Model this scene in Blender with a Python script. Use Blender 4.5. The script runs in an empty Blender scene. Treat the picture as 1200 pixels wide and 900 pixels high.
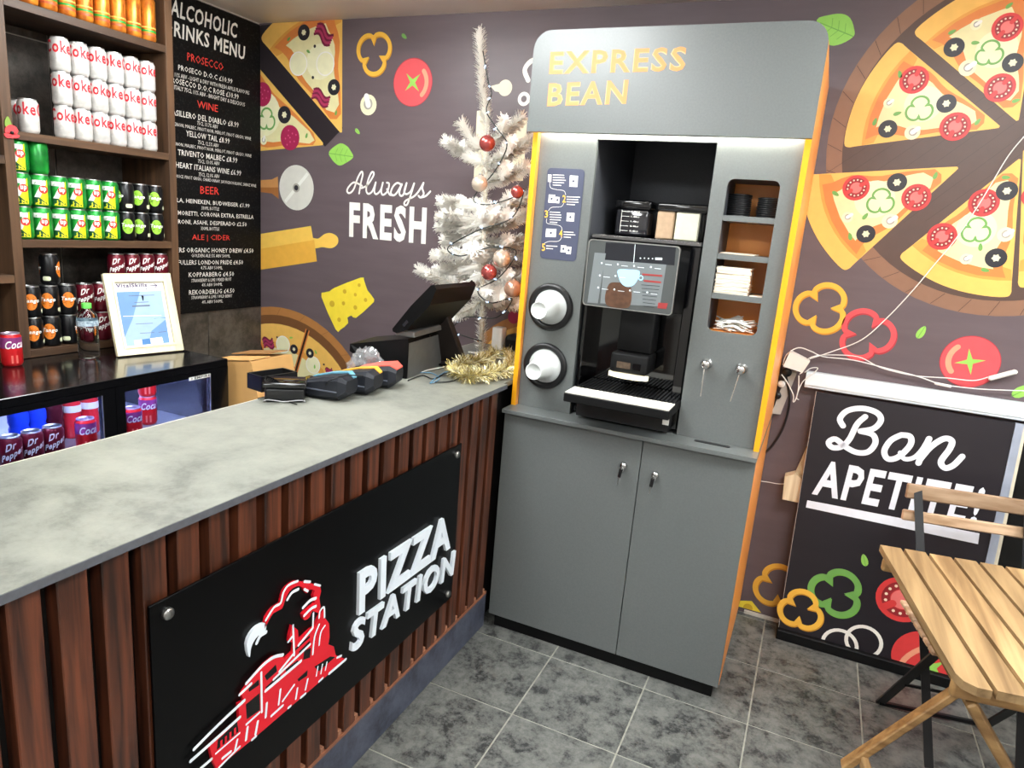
import bpy, bmesh, math, random
import numpy as np
from mathutils import Vector, Matrix
from mathutils.geometry import tessellate_polygon
random.seed(7)
R = math.radians
scene = bpy.context.scene
COL = scene.collection

# ------------------------------------------------------------------ camera
F_PX, CX, CY, CZ = 804.587, 0.13782, -2.99804, 1.6
YAW, PITCH, ROLL = -0.40798, -0.227366, 0.082492
fw = np.array([math.sin(YAW)*math.cos(PITCH), math.cos(YAW)*math.cos(PITCH), math.sin(PITCH)])
rt0 = np.array([math.cos(YAW), -math.sin(YAW), 0.0]); up0 = np.cross(rt0, fw)
rt = math.cos(ROLL)*rt0 + math.sin(ROLL)*up0
up = -math.sin(ROLL)*rt0 + math.cos(ROLL)*up0
CAM = np.array([CX, CY, CZ])
cd = bpy.data.cameras.new('camera'); cam = bpy.data.objects.new('camera', cd); COL.objects.link(cam)
cd.sensor_fit = 'HORIZONTAL'; cd.sensor_width = 36.0; cd.lens = 36.0*F_PX/1200.0
cd.clip_start = 0.05; cd.clip_end = 50
m = Matrix.Identity(4)
for i in range(3):
    m[i][0] = rt[i]; m[i][1] = up[i]; m[i][2] = -fw[i]; m[i][3] = CAM[i]
cam.matrix_world = m
scene.camera = cam
def ray(u, v): return fw + rt*(u-600)/F_PX + up*(450-v)/F_PX
def at(u, v, **k):
    (a, val), = k.items(); i = 'xyz'.index(a); d = ray(u, v)
    return CAM + d*(val-CAM[i])/d[i]

# ------------------------------------------------------------------ world, exposure
w = bpy.data.worlds.new('world'); scene.world = w; w.use_nodes = True
w.node_tree.nodes['Background'].inputs[0].default_value = (1.0, 0.97, 0.94, 1)
w.node_tree.nodes['Background'].inputs[1].default_value = 0.35
vs = scene.view_settings
vs.view_transform = 'Standard'; vs.look = 'None'; vs.gamma = 1.0; vs.use_curve_mapping = False
vs.exposure = 0.0
LED = dict(s=35.0)      # radiance of the ceiling light panels
# ------------------------------------------------------------------ materials
def lin(c):
    c = c/255.0
    return c/12.92 if c <= 0.04045 else ((c+0.055)/1.055)**2.4
def rgb(r, g, b): return (lin(r), lin(g), lin(b), 1)
MATS = {}
def mat(name, c, rough=0.5, metal=0.0, n=0.0, ns=20.0, bump=0.0, stretch=(1,1,1), c2=None, emit=0.0, alpha=None, trans=0.0, ior=1.45, coat=0.0, detail=4.0, lo=0.35, hi=0.65, spec=0.5):
    if name in MATS: return MATS[name]
    M = bpy.data.materials.new(name); M.use_nodes = True; nt = M.node_tree
    b = nt.nodes['Principled BSDF']
    b.inputs['Roughness'].default_value = rough; b.inputs['Metallic'].default_value = metal
    b.inputs['Specular IOR Level'].default_value = spec
    b.inputs['IOR'].default_value = ior
    if trans: b.inputs['Transmission Weight'].default_value = trans
    if coat: b.inputs['Coat Weight'].default_value = coat; b.inputs['Coat Roughness'].default_value = 0.06
    if alpha is not None: b.inputs['Alpha'].default_value = alpha
    c = rgb(*c)
    c2 = rgb(*c2) if c2 else tuple(x*(1-n) for x in c[:3])+(1,)
    tc = nt.nodes.new('ShaderNodeTexCoord'); mp = nt.nodes.new('ShaderNodeMapping')
    mp.inputs['Scale'].default_value = stretch
    no = nt.nodes.new('ShaderNodeTexNoise'); no.inputs['Scale'].default_value = ns; no.inputs['Detail'].default_value = detail
    nt.links.new(tc.outputs['Object'], mp.inputs[0]); nt.links.new(mp.outputs[0], no.inputs[0])
    cr = nt.nodes.new('ShaderNodeValToRGB')
    cr.color_ramp.elements[0].position = lo; cr.color_ramp.elements[0].color = c2
    cr.color_ramp.elements[1].position = hi; cr.color_ramp.elements[1].color = c
    nt.links.new(no.outputs[0], cr.inputs[0]); nt.links.new(cr.outputs[0], b.inputs['Base Color'])
    if emit:
        nt.links.new(cr.outputs[0], b.inputs['Emission Color']); b.inputs['Emission Strength'].default_value = emit
    if bump:
        bp = nt.nodes.new('ShaderNodeBump'); bp.inputs['Strength'].default_value = bump; bp.inputs['Distance'].default_value = 0.002
        nt.links.new(no.outputs[0], bp.inputs['Height']); nt.links.new(bp.outputs[0], b.inputs['Normal'])
    MATS[name] = M
    return M
def slate(name, cols, scale, rough, bump=0.3, vein=0.0):
    """mottled stone: big clouds plus fine veins, varied from tile to tile"""
    M = bpy.data.materials.new(name); M.use_nodes = True; nt = M.node_tree; b = nt.nodes['Principled BSDF']
    tc = nt.nodes.new('ShaderNodeTexCoord'); oi = nt.nodes.new('ShaderNodeObjectInfo')
    ad = nt.nodes.new('ShaderNodeVectorMath'); ad.operation = 'ADD'
    sc = nt.nodes.new('ShaderNodeVectorMath'); sc.operation = 'SCALE'; sc.inputs[0].default_value = (13, 7, 5)
    nt.links.new(oi.outputs['Random'], sc.inputs['Scale'])
    nt.links.new(tc.outputs['Object'], ad.inputs[0]); nt.links.new(sc.outputs[0], ad.inputs[1])
    n1 = nt.nodes.new('ShaderNodeTexNoise'); n1.inputs['Scale'].default_value = scale; n1.inputs['Detail'].default_value = 12; n1.inputs['Roughness'].default_value = 0.76; n1.inputs['Distortion'].default_value = 0.12
    nt.links.new(ad.outputs[0], n1.inputs[0])
    cr = nt.nodes.new('ShaderNodeValToRGB'); e = cr.color_ramp.elements
    e[0].position = 0.39; e[0].color = rgb(*cols[0]); e[1].position = 0.60; e[1].color = rgb(*cols[2])
    x = e.new(0.48); x.color = rgb(*cols[1])
    nt.links.new(n1.outputs[0], cr.inputs[0]); nt.links.new(cr.outputs[0], b.inputs['Base Color'])
    b.inputs['Roughness'].default_value = rough
    bp = nt.nodes.new('ShaderNodeBump'); bp.inputs['Strength'].default_value = bump; bp.inputs['Distance'].default_value = 0.003
    nt.links.new(n1.outputs[0], bp.inputs['Height']); nt.links.new(bp.outputs[0], b.inputs['Normal'])
    MATS[name] = M
    return M
def wood(name, ca, cb, axis, rough=0.5, scale=9.0, coat=0.0):
    M = bpy.data.materials.new(name); M.use_nodes = True; nt = M.node_tree; b = nt.nodes['Principled BSDF']
    tc = nt.nodes.new('ShaderNodeTexCoord'); oi = nt.nodes.new('ShaderNodeObjectInfo')
    sc = nt.nodes.new('ShaderNodeVectorMath'); sc.operation = 'SCALE'; sc.inputs[0].default_value = (17, 11, 23)
    nt.links.new(oi.outputs['Random'], sc.inputs['Scale'])
    ad = nt.nodes.new('ShaderNodeVectorMath'); ad.operation = 'ADD'
    nt.links.new(tc.outputs['Object'], ad.inputs[0]); nt.links.new(sc.outputs[0], ad.inputs[1])
    mp = nt.nodes.new('ShaderNodeMapping'); s = [scale*6]*3; s['xyz'.index(axis)] = scale*0.35; mp.inputs['Scale'].default_value = s
    nt.links.new(ad.outputs[0], mp.inputs[0])
    n1 = nt.nodes.new('ShaderNodeTexNoise'); n1.inputs['Scale'].default_value = 1.0; n1.inputs['Detail'].default_value = 6; n1.inputs['Distortion'].default_value = 0.4
    nt.links.new(mp.outputs[0], n1.inputs[0])
    cr = nt.nodes.new('ShaderNodeValToRGB'); e = cr.color_ramp.elements
    e[0].position = 0.33; e[0].color = rgb(*ca); e[1].position = 0.66; e[1].color = rgb(*cb)
    nt.links.new(n1.outputs[0], cr.inputs[0])
    hs = nt.nodes.new('ShaderNodeHueSaturation')
    mr = nt.nodes.new('ShaderNodeMapRange'); mr.inputs[3].default_value = 0.78; mr.inputs[4].default_value = 1.18
    nt.links.new(oi.outputs['Random'], mr.inputs[0]); nt.links.new(mr.outputs[0], hs.inputs['Value'])
    nt.links.new(cr.outputs[0], hs.inputs['Color']); nt.links.new(hs.outputs[0], b.inputs['Base Color'])
    b.inputs['Roughness'].default_value = rough
    if coat: b.inputs['Coat Weight'].default_value = coat; b.inputs['Coat Roughness'].default_value = 0.25
    bp = nt.nodes.new('ShaderNodeBump'); bp.inputs['Strength'].default_value = 0.15; bp.inputs['Distance'].default_value = 0.001
    nt.links.new(n1.outputs[0], bp.inputs['Height']); nt.links.new(bp.outputs[0], b.inputs['Normal'])
    MATS[name] = M
    return M

# ------------------------------------------------------------------ mesh helpers
ORG = {}
def org(o): return ORG.get(o.name, np.zeros(3)) if o is not None else np.zeros(3)
class MB:
    def __init__(s): s.v = []; s.f = []; s.mi = []; s.mats = []; s.sm = []
    def _m(s, M):
        if M not in s.mats: s.mats.append(M)
        return s.mats.index(M)
    def add(s, vs, fs, M, smooth=False):
        o = len(s.v); k = s._m(M)
        s.v.extend([tuple(float(c) for c in p) for p in vs])
        for f in fs: s.f.append([i+o for i in f]); s.mi.append(k); s.sm.append(smooth)
    def box(s, x0, x1, y0, y1, z0, z1, M, bev=0.0, seg=1):
        s.obox(((x0+x1)/2, (y0+y1)/2, (z0+z1)/2), (abs(x1-x0), abs(y1-y0), abs(z1-z0)), M, None, bev, seg); return s
    def obox(s, c, d, M, rot=None, bev=0.0, seg=1):
        """box of size d centred at c, rot a 3x3 Matrix"""
        bm = bmesh.new(); bmesh.ops.create_cube(bm, size=1.0)
        for q in bm.verts: q.co = Vector((q.co.x*d[0], q.co.y*d[1], q.co.z*d[2]))
        if bev: bmesh.ops.bevel(bm, geom=list(bm.edges), offset=min(bev, min(d)*0.49), segments=seg, profile=0.5, affect='EDGES')
        bm.verts.index_update(); c = Vector(tuple(float(q) for q in c))
        vs_ = [tuple((rot @ q.co if rot else q.co)+c) for q in bm.verts]
        fs = [[q.index for q in f.verts] for f in bm.faces]; bm.free()
        s.add(vs_, fs, M, seg > 1); return s
    def bar(s, a, b, wd, th, M, upv=(0,0,1), bev=0.0):
        a = Vector(a); b = Vector(b); d = b-a; L = d.length; z = d.normalized()
        x = z.cross(Vector(upv))
        x = x.normalized() if x.length > 1e-6 else Vector((1,0,0))
        y = z.cross(x); rot = Matrix((x, y, z)).transposed()
        return s.obox((a+b)/2, (wd, th, L), M, rot, bev)
    def lathe(s, prof, M, c=(0,0,0), ax=(0,0,1), n=16, smooth=True, ring=False):
        ax = Vector(ax).normalized(); x = ax.orthogonal().normalized(); y = ax.cross(x); c = Vector(tuple(float(q) for q in c))
        vs_ = []; fs = []
        for r, h in prof:
            for k in range(n):
                a = 2*math.pi*k/n
                vs_.append(c + ax*h + (x*math.cos(a)+y*math.sin(a))*max(r, 1e-5))
        for i in range(len(prof)-1):
            for k in range(n):
                k2 = (k+1) % n
                fs.append([i*n+k, i*n+k2, (i+1)*n+k2, (i+1)*n+k])
        s.add(vs_, fs, M, smooth); return s
    def cyl(s, a, b, r, M, n=12, r2=None):
        a = Vector(tuple(float(q) for q in a)); b = Vector(tuple(float(q) for q in b)); L = (b-a).length; r2 = r if r2 is None else r2
        return s.lathe([(0,0),(r,0),(r,0.0001),(r2,L-0.0001),(r2,L),(0,L)], M, a, b-a, n)
    def tube(s, pts, r, M, n=6):
        pts = [Vector(tuple(float(q) for q in p)) for p in pts]; vs_ = []; fs = []
        px = None
        for i, p in enumerate(pts):
            t = (pts[min(i+1, len(pts)-1)]-pts[max(i-1, 0)])
            t = t.normalized() if t.length > 1e-9 else Vector((0,0,1))
            x = (px - t*px.dot(t)) if px else t.orthogonal()
            x = x.normalized() if x.length > 1e-6 else t.orthogonal().normalized()
            px = x; y = t.cross(x); rr = r[i] if isinstance(r, (list, tuple)) else r
            for k in range(n):
                a = 2*math.pi*k/n; vs_.append(p + (x*math.cos(a)+y*math.sin(a))*rr)
        for i in range(len(pts)-1):
            for k in range(n): fs.append([i*n+k, i*n+(k+1) % n, (i+1)*n+(k+1) % n, (i+1)*n+k])
        fs.append(list(range(n))[::-1]); fs.append([(len(pts)-1)*n+k for k in range(n)])
        s.add(vs_, fs, M, True); return s
    def sphere(s, c, r, M, n=16):
        k = n//2
        return s.lathe([(r*math.sin(math.pi*i/k), -r*math.cos(math.pi*i/k)) for i in range(k+1)], M, c, (0,0,1), n)
    def prism(s, poly, P, h0, h1, M, holes=()):
        """extrude a 2D outline given in plane P from height h0 to h1"""
        loops = [list(poly)]+[list(h) for h in holes]
        flat = [p for l in loops for p in l]
        tris = tessellate_polygon([[Vector((p[0], p[1], 0)) for p in l] for l in loops])
        n = len(flat); vs_ = [P.to3(p, h0) for p in flat]+[P.to3(p, h1) for p in flat]; fs = []
        for t in tris:
            a, b, c = [flat[i] for i in t]
            if (b[0]-a[0])*(c[1]-a[1])-(b[1]-a[1])*(c[0]-a[0]) < 0: t = t[::-1]
            fs.append([i+n for i in t]); fs.append(list(t)[::-1])
        o = 0
        for li, l in enumerate(loops):
            k = len(l); area = sum(l[i][0]*l[(i+1) % k][1]-l[(i+1) % k][0]*l[i][1] for i in range(k))
            ccw = (area > 0) == (li == 0)
            for i in range(k):
                j = (i+1) % k
                fs.append([o+i, o+j, n+o+j, n+o+i] if ccw else [o+j, o+i, n+o+i, n+o+j])
            o += k
        s.add(vs_, fs, M); return s
    def build(s, name, parent=None, fix=False):
        o0 = org(parent); me = bpy.data.meshes.new(name)
        me.from_pydata([(p[0]-o0[0], p[1]-o0[1], p[2]-o0[2]) for p in s.v], [], s.f)
        for M in s.mats: me.materials.append(M)
        me.polygons.foreach_set('material_index', s.mi); me.polygons.foreach_set('use_smooth', s.sm)
        if fix:
            bm = bmesh.new(); bm.from_mesh(me); bmesh.ops.recalc_face_normals(bm, faces=list(bm.faces)); bm.to_mesh(me); bm.free()
        me.update()
        o = bpy.data.objects.new(name, me); COL.objects.link(o); o.parent = parent
        ORG[o.name] = o0
        return o
def thing(name, label, cat, loc=(0,0,0), group=None):
    o = bpy.data.objects.new(name, None); COL.objects.link(o); o.location = tuple(float(q) for q in loc)
    o.empty_display_size = 0.05; o['label'] = label; o['category'] = cat
    if group: o['group'] = group
    ORG[o.name] = np.array([float(q) for q in loc]); return o
def tag(o, label, cat, group=None):
    o['label'] = label; o['category'] = cat
    if group: o['group'] = group
    return o
def recenter(o, c):
    """move a top-level mesh's origin to c"""
    c = Vector(tuple(float(q) for q in c)); o.data.transform(Matrix.Translation(-c)); o.location = c; ORG[o.name] = np.array(c); return o
def struct(o): o['kind'] = 'structure'; return o
def dup(o, loc, rz=0.0, label=None, parent=None):
    c = o.copy(); COL.objects.link(c); c.parent = parent
    if parent is None:
        c.location = tuple(float(q) for q in loc); c.rotation_euler = (0, 0, rz)
    if label: c['label'] = label
    for ch in o.children: dup(ch, None, 0, None, c)
    return c
class Plane:
    def __init__(s, o, U, V):
        s.o = np.array(o, float); s.U = np.array(U, float); s.V = np.array(V, float); s.N = np.cross(s.U, s.V)
    def px(s, u, v):
        d = ray(u, v); t = np.dot(s.o-CAM, s.N)/np.dot(d, s.N); p = CAM+d*t-s.o
        return (float(np.dot(p, s.U)), float(np.dot(p, s.V)))
    def to3(s, p, h=0.0): return s.o+s.U*p[0]+s.V*p[1]+s.N*h
def crop(ox, oy, sc): return lambda a, b: (ox+a/sc, oy+b/sc)
# text ---------------------------------------------------------------
_T = {}
def text2d(body, bold=0.0, res=3):
    k = (body, bold, res)
    if k not in _T:
        cu = bpy.data.curves.new('lettering', 'FONT'); cu.body = body; cu.offset = bold; cu.resolution_u = res; cu.fill_mode = 'FRONT'; cu.space_character = 1.0+(bold if bold != 0.014 else 0.030)*5
        ob = bpy.data.objects.new('lettering_source', cu)
        me = bpy.data.meshes.new_from_object(ob)
        _T[k] = ([(q.co.x, q.co.y) for q in me.vertices], [list(p.vertices) for p in me.polygons])
        bpy.data.objects.remove(ob); bpy.data.curves.remove(cu); bpy.data.meshes.remove(me)
    return _T[k]
def fit(body, A, B, T, bold=0.0, res=3):
    """lettering with its box mapped to lower-left A, lower-right B, upper-left T (2D)"""
    v, f = text2d(body, bold, res)
    x0 = min(p[0] for p in v); x1 = max(p[0] for p in v); y0 = min(p[1] for p in v); y1 = max(p[1] for p in v)
    out = []
    for x, y in v:
        a = (x-x0)/(x1-x0); b = (y-y0)/(y1-y0)
        out.append((A[0]+a*(B[0]-A[0])+b*(T[0]-A[0]), A[1]+a*(B[1]-A[1])+b*(T[1]-A[1])))
    return out, f
def islands(v, f):
    par = list(range(len(v)))
    def fd(i):
        while par[i] != i: par[i] = par[par[i]]; i = par[i]
        return i
    for q in f:
        for i in q[1:]: par[fd(i)] = fd(q[0])
    g = {}
    for q in f: g.setdefault(fd(q[0]), []).append(q)
    return list(g.values())
def solid2d(mb, v, f, P, h0, h1, M, Mside=None):
    """extrude a flat triangulated shape"""
    used = sorted({i for q in f for i in q}); ix = {i: k for k, i in enumerate(used)}; n = len(used)
    vs_ = [P.to3(v[i], h0) for i in used]+[P.to3(v[i], h1) for i in used]
    edges = {}
    fr = []
    for q in f:
        a = sum(v[q[i]][0]*v[q[(i+1) % len(q)]][1]-v[q[(i+1) % len(q)]][0]*v[q[i]][1] for i in range(len(q)))
        q = q if a > 0 else q[::-1]
        fr.append([ix[i]+n for i in q])
        for i in range(len(q)): e = (ix[q[i]], ix[q[(i+1) % len(q)]]); edges[e] = edges.get(e, 0)+1
    sd = [[a, b, n+b, n+a] for (a, b) in edges if (b, a) not in edges]
    mb.add(vs_, fr, M); mb.add(vs_, sd, Mside or M)
# 2D shapes ------------------------------------------------------------
def spline(pts, n=6, closed=False):
    out = []; k = len(pts); rng = range(k if closed else k-1)
    for i in rng:
        g = (lambda j: np.array(pts[j % k], float)) if closed else (lambda j: np.array(pts[min(max(j, 0), k-1)], float))
        p0, p1, p2, p3 = g(i-1), g(i), g(i+1), g(i+2)
        for t in [q/n for q in range(n)]:
            out.append(tuple(0.5*(2*p1+(p2-p0)*t+(2*p0-5*p1+4*p2-p3)*t*t+(3*p1-p0-3*p2+p3)*t**3)))
    if not closed: out.append(tuple(pts[-1]))
    return out
def rrect(x0, x1, y0, y1, r, n=5, corners=(1,1,1,1)):
    out = []
    for (cx, cy, a0, on) in ((x1-r, y0+r, -90, corners[0]), (x1-r, y1-r, 0, corners[1]), (x0+r, y1-r, 90, corners[2]), (x0+r, y0+r, 180, corners[3])):
        if not on:
            sx = r if cx > (x0+x1)/2 else -r; sy = r if cy > (y0+y1)/2 else -r
            out.append((cx+sx, cy+sy)); continue
        for k in range(n+1):
            a = R(a0+90*k/n); out.append((cx+r*math.cos(a), cy+r*math.sin(a)))
    return out
def circ2(c, r, n=24, ry=None): return [(c[0]+r*math.cos(2*math.pi*k/n), c[1]+(ry or r)*math.sin(2*math.pi*k/n)) for k in range(n)]
class Deco:
    """flat print on plane P: thin layers of colour a fraction of a millimetre proud of it"""
    def __init__(s, P, clip=None, base=0.0006, step=0.0003): s.P = P; s.mb = MB(); s.clip = clip; s.base = base; s.step = step; s.k = 0; s.depth = 0
    def h(s, lay): return s.base+lay*s.step+(s.k % 12)*s.step*0.06
    def tri(s, tris, M, lay):
        s.k += 1
        for t in tris:
            poly = list(t)
            if s.clip:
                for ax, lim, sg in ((0, s.clip[0], 1), (0, s.clip[1], -1), (1, s.clip[2], 1), (1, s.clip[3], -1)):
                    out = []
                    for i in range(len(poly)):
                        a, b = poly[i], poly[(i+1) % len(poly)]; da = (a[ax]-lim)*sg; db = (b[ax]-lim)*sg
                        if da >= 0: out.append(a)
                        if da*db < 0: q = da/(da-db); out.append((a[0]+q*(b[0]-a[0]), a[1]+q*(b[1]-a[1])))
                    poly = out
                    if len(poly) < 3: break
            if len(poly) < 3: continue
            ar = sum(poly[i][0]*poly[(i+1) % len(poly)][1]-poly[(i+1) % len(poly)][0]*poly[i][1] for i in range(len(poly)))
            if abs(ar) < 1e-9: continue
            if ar < 0: poly = poly[::-1]
            s.mb.add([s.P.to3(p, s.h(lay)) for p in poly], [list(range(len(poly)))], M)
    def fill(s, pts, M, lay=0, holes=()):
        loops = [pts]+list(holes); flat = [p for l in loops for p in l]
        s.tri([[flat[i] for i in t] for t in tessellate_polygon([[Vector((p[0], p[1], 0)) for p in l] for l in loops])], M, lay)
    def px(s, pts, M, lay=0, smooth=0, closed=True):
        q = [s.P.px(*p) for p in pts]
        s.fill(spline(q, smooth, True) if smooth else q, M, lay)
    def disc(s, c, r, M, lay=0, n=24, ry=None): s.fill(circ2(c, r, n, ry), M, lay)
    def ring(s, c, r, wd, M, lay=0, n=28):
        o = circ2(c, r, n); i = circ2(c, r-wd, n)
        s.tri([t for k in range(n) for t in ([o[k], o[(k+1) % n], i[(k+1) % n]], [o[k], i[(k+1) % n], i[k]])], M, lay)
    def stroke(s, pts, wd, M, lay=0, closed=False, caps=True):
        p = [np.array(q, float) for q in pts]; n = len(p); L = []; Rr = []
        for i in range(n):
            a = p[(i-1) % n] if (closed or i > 0) else p[i]; b = p[(i+1) % n] if (closed or i < n-1) else p[i]
            t = b-a; l = np.linalg.norm(t); t = t/l if l > 1e-12 else np.array([1.0, 0]); nn = np.array([-t[1], t[0]])*wd/2
            L.append(tuple(p[i]+nn)); Rr.append(tuple(p[i]-nn))
        tt = []
        for i in range(n if closed else n-1):
            j = (i+1) % n; tt += [[L[i], Rr[i], Rr[j]], [L[i], Rr[j], L[j]]]
        s.tri(tt, M, lay)
        if caps and not closed:
            for q, o in ((p[0], p[1]), (p[-1], p[-2])):
                a0 = math.atan2(*(q-o)[::-1])-math.pi/2
                s.tri([[tuple(q), (q[0]+wd/2*math.cos(a0+math.pi*k/6), q[1]+wd/2*math.sin(a0+math.pi*k/6)), (q[0]+wd/2*math.cos(a0+math.pi*(k+1)/6), q[1]+wd/2*math.sin(a0+math.pi*(k+1)/6))] for k in range(6)], M, lay)
    def text(s, body, l, r, t, M, lay=0, bold=0.0, res=2):
        v, f = fit(body, s.P.px(*l), s.P.px(*r), s.P.px(*t), bold, res)
        s.tri([[v[q[0]], v[q[i]], v[q[i+1]]] for q in f for i in range(1, len(q)-1)], M, lay)
    def build(s, name, parent): return s.mb.build(name, parent)

# ================================================================== the setting
ZC = 2.5165; XL = -2.757; XR = 2.6; YF = -4.7
m_mural = mat('mural_charcoal_print', (102,89,93), 0.40, n=0.12, ns=3.0, stretch=(1,1,6), bump=0.02)
m_ceil = mat('ceiling_panel', (240,230,222), 0.35, n=0.05, ns=2.0)
m_plain = mat('plain_wall_paint', (196,190,184), 0.6, n=0.05, ns=4)
m_grout = mat('floor_grout', (160,160,148), 0.8, n=0.25, ns=30)
m_ftile = slate('grey_slate_floor_tile', ((50,51,51), (94,95,92), (116,117,112)), 15.0, 0.36, 0.2)
m_ltile = slate('dark_slate_wall_tile', ((46,42,38), (66,60,54), (88,81,74)), 9.0, 0.45, 0.4)
m_lgrout = mat('wall_grout', (196,188,176), 0.8, n=0.2, ns=40)
floor = struct(MB().box(XL-0.1, XR+0.1, YF-0.1, 0.1, -0.12, -0.002, m_grout).build('floor'))
TP = 0.3628; G = 0.005
xs = [0.1525+TP*k for k in range(-3, 7)]; ys = [-0.3964-TP*k for k in range(-1, 12)]
tp = None
for i in range(len(xs)-1):
    for j in range(len(ys)-1):
        x0, x1, y1, y0 = xs[i], xs[i+1], ys[j], ys[j+1]
        if tp is None:
            tp = MB().obox((0,0,-0.005), (TP-G, TP-G, 0.01), m_ftile, None, 0.0012).build('tile')
            t = tp; t.parent = floor
        else: t = tp.copy(); COL.objects.link(t); t.parent = floor
        t.location = ((x0+x1)/2, (y0+y1)/2, 0); t.rotation_euler = (0, 0, random.choice((0,1,2,3))*math.pi/2)
for i in range(len(xs)-1):
    t = MB().box(xs[i]+G/2, xs[i+1]-G/2, ys[0]+G/2, -0.003, -0.01, 0, m_ftile, 0.001).build('tile', floor)
wall_back = struct(MB().box(XL-0.1, XR+0.1, 0, 0.1, 0, ZC, m_mural).build('wall_back'))
wall_left = struct(MB().box(XL-0.1, XL-0.007, YF, 0, 0, ZC, m_lgrout).build('wall_left'))
zj = [ZC-0.004, 2.141, 1.773, 1.404, 1.035, 0.667, 0.298, 0.0]
lt = {}
for j in range(7):
    h = zj[j]-zj[j+1]-0.005
    for i in range(7):
        key = round(h, 3)
        if key not in lt: lt[key] = MB().obox((0.003,0,0), (0.009, 0.368, h), m_ltile, None, 0.001).build('tile', wall_left); t = lt[key]
        else: t = lt[key].copy(); COL.objects.link(t); t.parent = wall_left
        t.location = (XL-0.0075, -0.1875-0.373*i, (zj[j]+zj[j+1])/2); t.rotation_euler = (0,0,0)
ceiling = struct(MB().box(XL-0.1, XR+0.1, YF-0.1, 0.1, ZC, ZC+0.1, m_ceil).build('ceiling'))
struct(MB().box(XR, XR+0.1, YF, 0, 0, ZC, m_plain).build('wall_right'))
struct(MB().box(XL-0.1, XR+0.1, YF-0.1, YF, 0, ZC, m_plain).build('wall_front'))
struct(MB().box(0.06, XR-0.01, -0.012, 0, 0.0005, 0.014, mat('white_skirting', (205,202,192), 0.5, n=0.2, ns=30)).build('baseboard_back'))

# ceiling light panels (out of frame, they light the room)
m_led = mat('lit_panel_diffuser', (246,251,252), 0.5, emit=LED['s'])
m_white = mat('white_plastic', (232,230,224), 0.4, n=0.05, ns=20)
def panel(x, y, label, sx=0.6, sy=0.6):
    t = thing('ceiling_light', label, 'ceiling light', (x, y, ZC), 'ceiling light panels')
    fr = MB(); z0 = ZC-0.075
    for a in (-1, 1):
        fr.box(x+a*sx/2-0.012, x+a*sx/2+0.012, y-sy/2, y+sy/2, ZC-0.012, ZC-0.0005, m_white)
        fr.box(x-sx/2+0.012, x+sx/2-0.012, y+a*sy/2-0.012, y+a*sy/2+0.012, ZC-0.012, ZC-0.0005, m_white)
    fr.build('frame', t)
    MB().box(x-sx/2+0.013, x+sx/2-0.013, y-sy/2+0.013, y+sy/2-0.013, z0, ZC-0.014, m_led).build('diffuser', t)
panel(-1.05, -1.70, 'square white ceiling light above the serving counter')
panel(-1.75, -1.05, 'added square ceiling fill light above the fridge aisle', 0.45, 0.45)  # added fill: brightens the left wall, menu, tree and ceiling corner
panel(0.75, -1.45, 'square white ceiling light above the café table')
panel(2.0, -1.3, 'added square ceiling fill light on the right-hand side')  # added fill: more light and bounce on the cabinet's orange right side
panel(-1.05, -3.6, 'square white ceiling light above the near end of the counter')
panel(0.75, -3.6, 'square white ceiling light above the entrance side')

# ------------------------------------------------------------------ mural print on the back wall
PB = Plane((0,0,0), (1,0,0), (0,0,1))
CL = (XL+0.001, XR, 0.02, ZC-0.001)
ink = lambda n, c: mat('ink_'+n, c, 0.45, n=0.06, ns=25)
i_crust = ink('crust', (240,190,98)); i_crust2 = ink('crust_shade', (226,160,72)); i_sauce = ink('sauce', (220,132,66)); i_cheese = ink('cheese', (232,224,170))
i_cheese2 = ink('cheese_light', (240,236,196))
i_olive = ink('olive', (44,42,48)); i_tom = ink('tomato', (216,62,62)); i_tomd = ink('tomato_dark', (150,38,44)); i_pink = ink('tomato_heart', (236,120,116)); i_seed = ink('seed', (246,222,196))
i_green = ink('green', (112,168,84)); i_leaf = ink('leaf', (150,206,92)); i_leafd = ink('leaf_vein', (112,170,74)); i_white = ink('white', (246,242,234)); i_mush = ink('mushroom', (236,228,200)); i_mushg = ink('mushroom_gill', (168,164,152))
i_yel = ink('yellow_pepper', (240,186,70)); i_yeld = ink('yellow_pepper_shade', (206,140,40)); i_red = ink('red_pepper', (222,84,90)); i_redd = ink('red_pepper_shade', (176,52,62)); i_bacon = ink('bacon', (178,58,98)); i_bacond = ink('bacon_dark', (120,30,62)); i_salami = ink('salami', (172,40,84)); i_salamil = ink('salami_fat', (214,92,130))
i_board = ink('board', (140,104,82)); i_boardd = ink('board_dark', (86,66,58)); i_boardl = ink('board_line', (66,48,42)); i_oak = ink('oak', (176,120,66)); i_oakd = ink('oak_dark', (118,78,46)); i_gap = ink('gap', (58,36,26))
i_chz = ink('cheddar', (248,222,66)); i_chzd = ink('cheddar_hole', (214,176,48)); i_steel = ink('steel', (216,214,204)); i_steell = ink('steel_light', (236,236,228)); i_wd = ink('handle', (196,140,84)); i_wdd = ink('handle_dark', (164,106,56)); i_pin = ink('rolling_pin', (246,200,92)); i_pin2 = ink('rolling_pin_shade', (236,178,72)); i_shadow = ink('print_outline', (58,46,50))
def rm(P, c, r):
    a = P.px(*c); b = P.px(c[0], c[1]-r); return math.hypot(a[0]-b[0], a[1]-b[1])
def olive(d, c, r, L):
    q = d.P.px(*c); r = rm(d.P, c, r)
    d.disc(q, r, i_olive, L); pts = []
    for k in range(12): a = math.pi*k/6+0.2; s = r*(0.42 if k % 2 == 0 else 0.3); pts.append((q[0]+s*math.cos(a), q[1]+s*math.sin(a)))
    d.fill(pts, i_cheese2, L+1)
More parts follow.
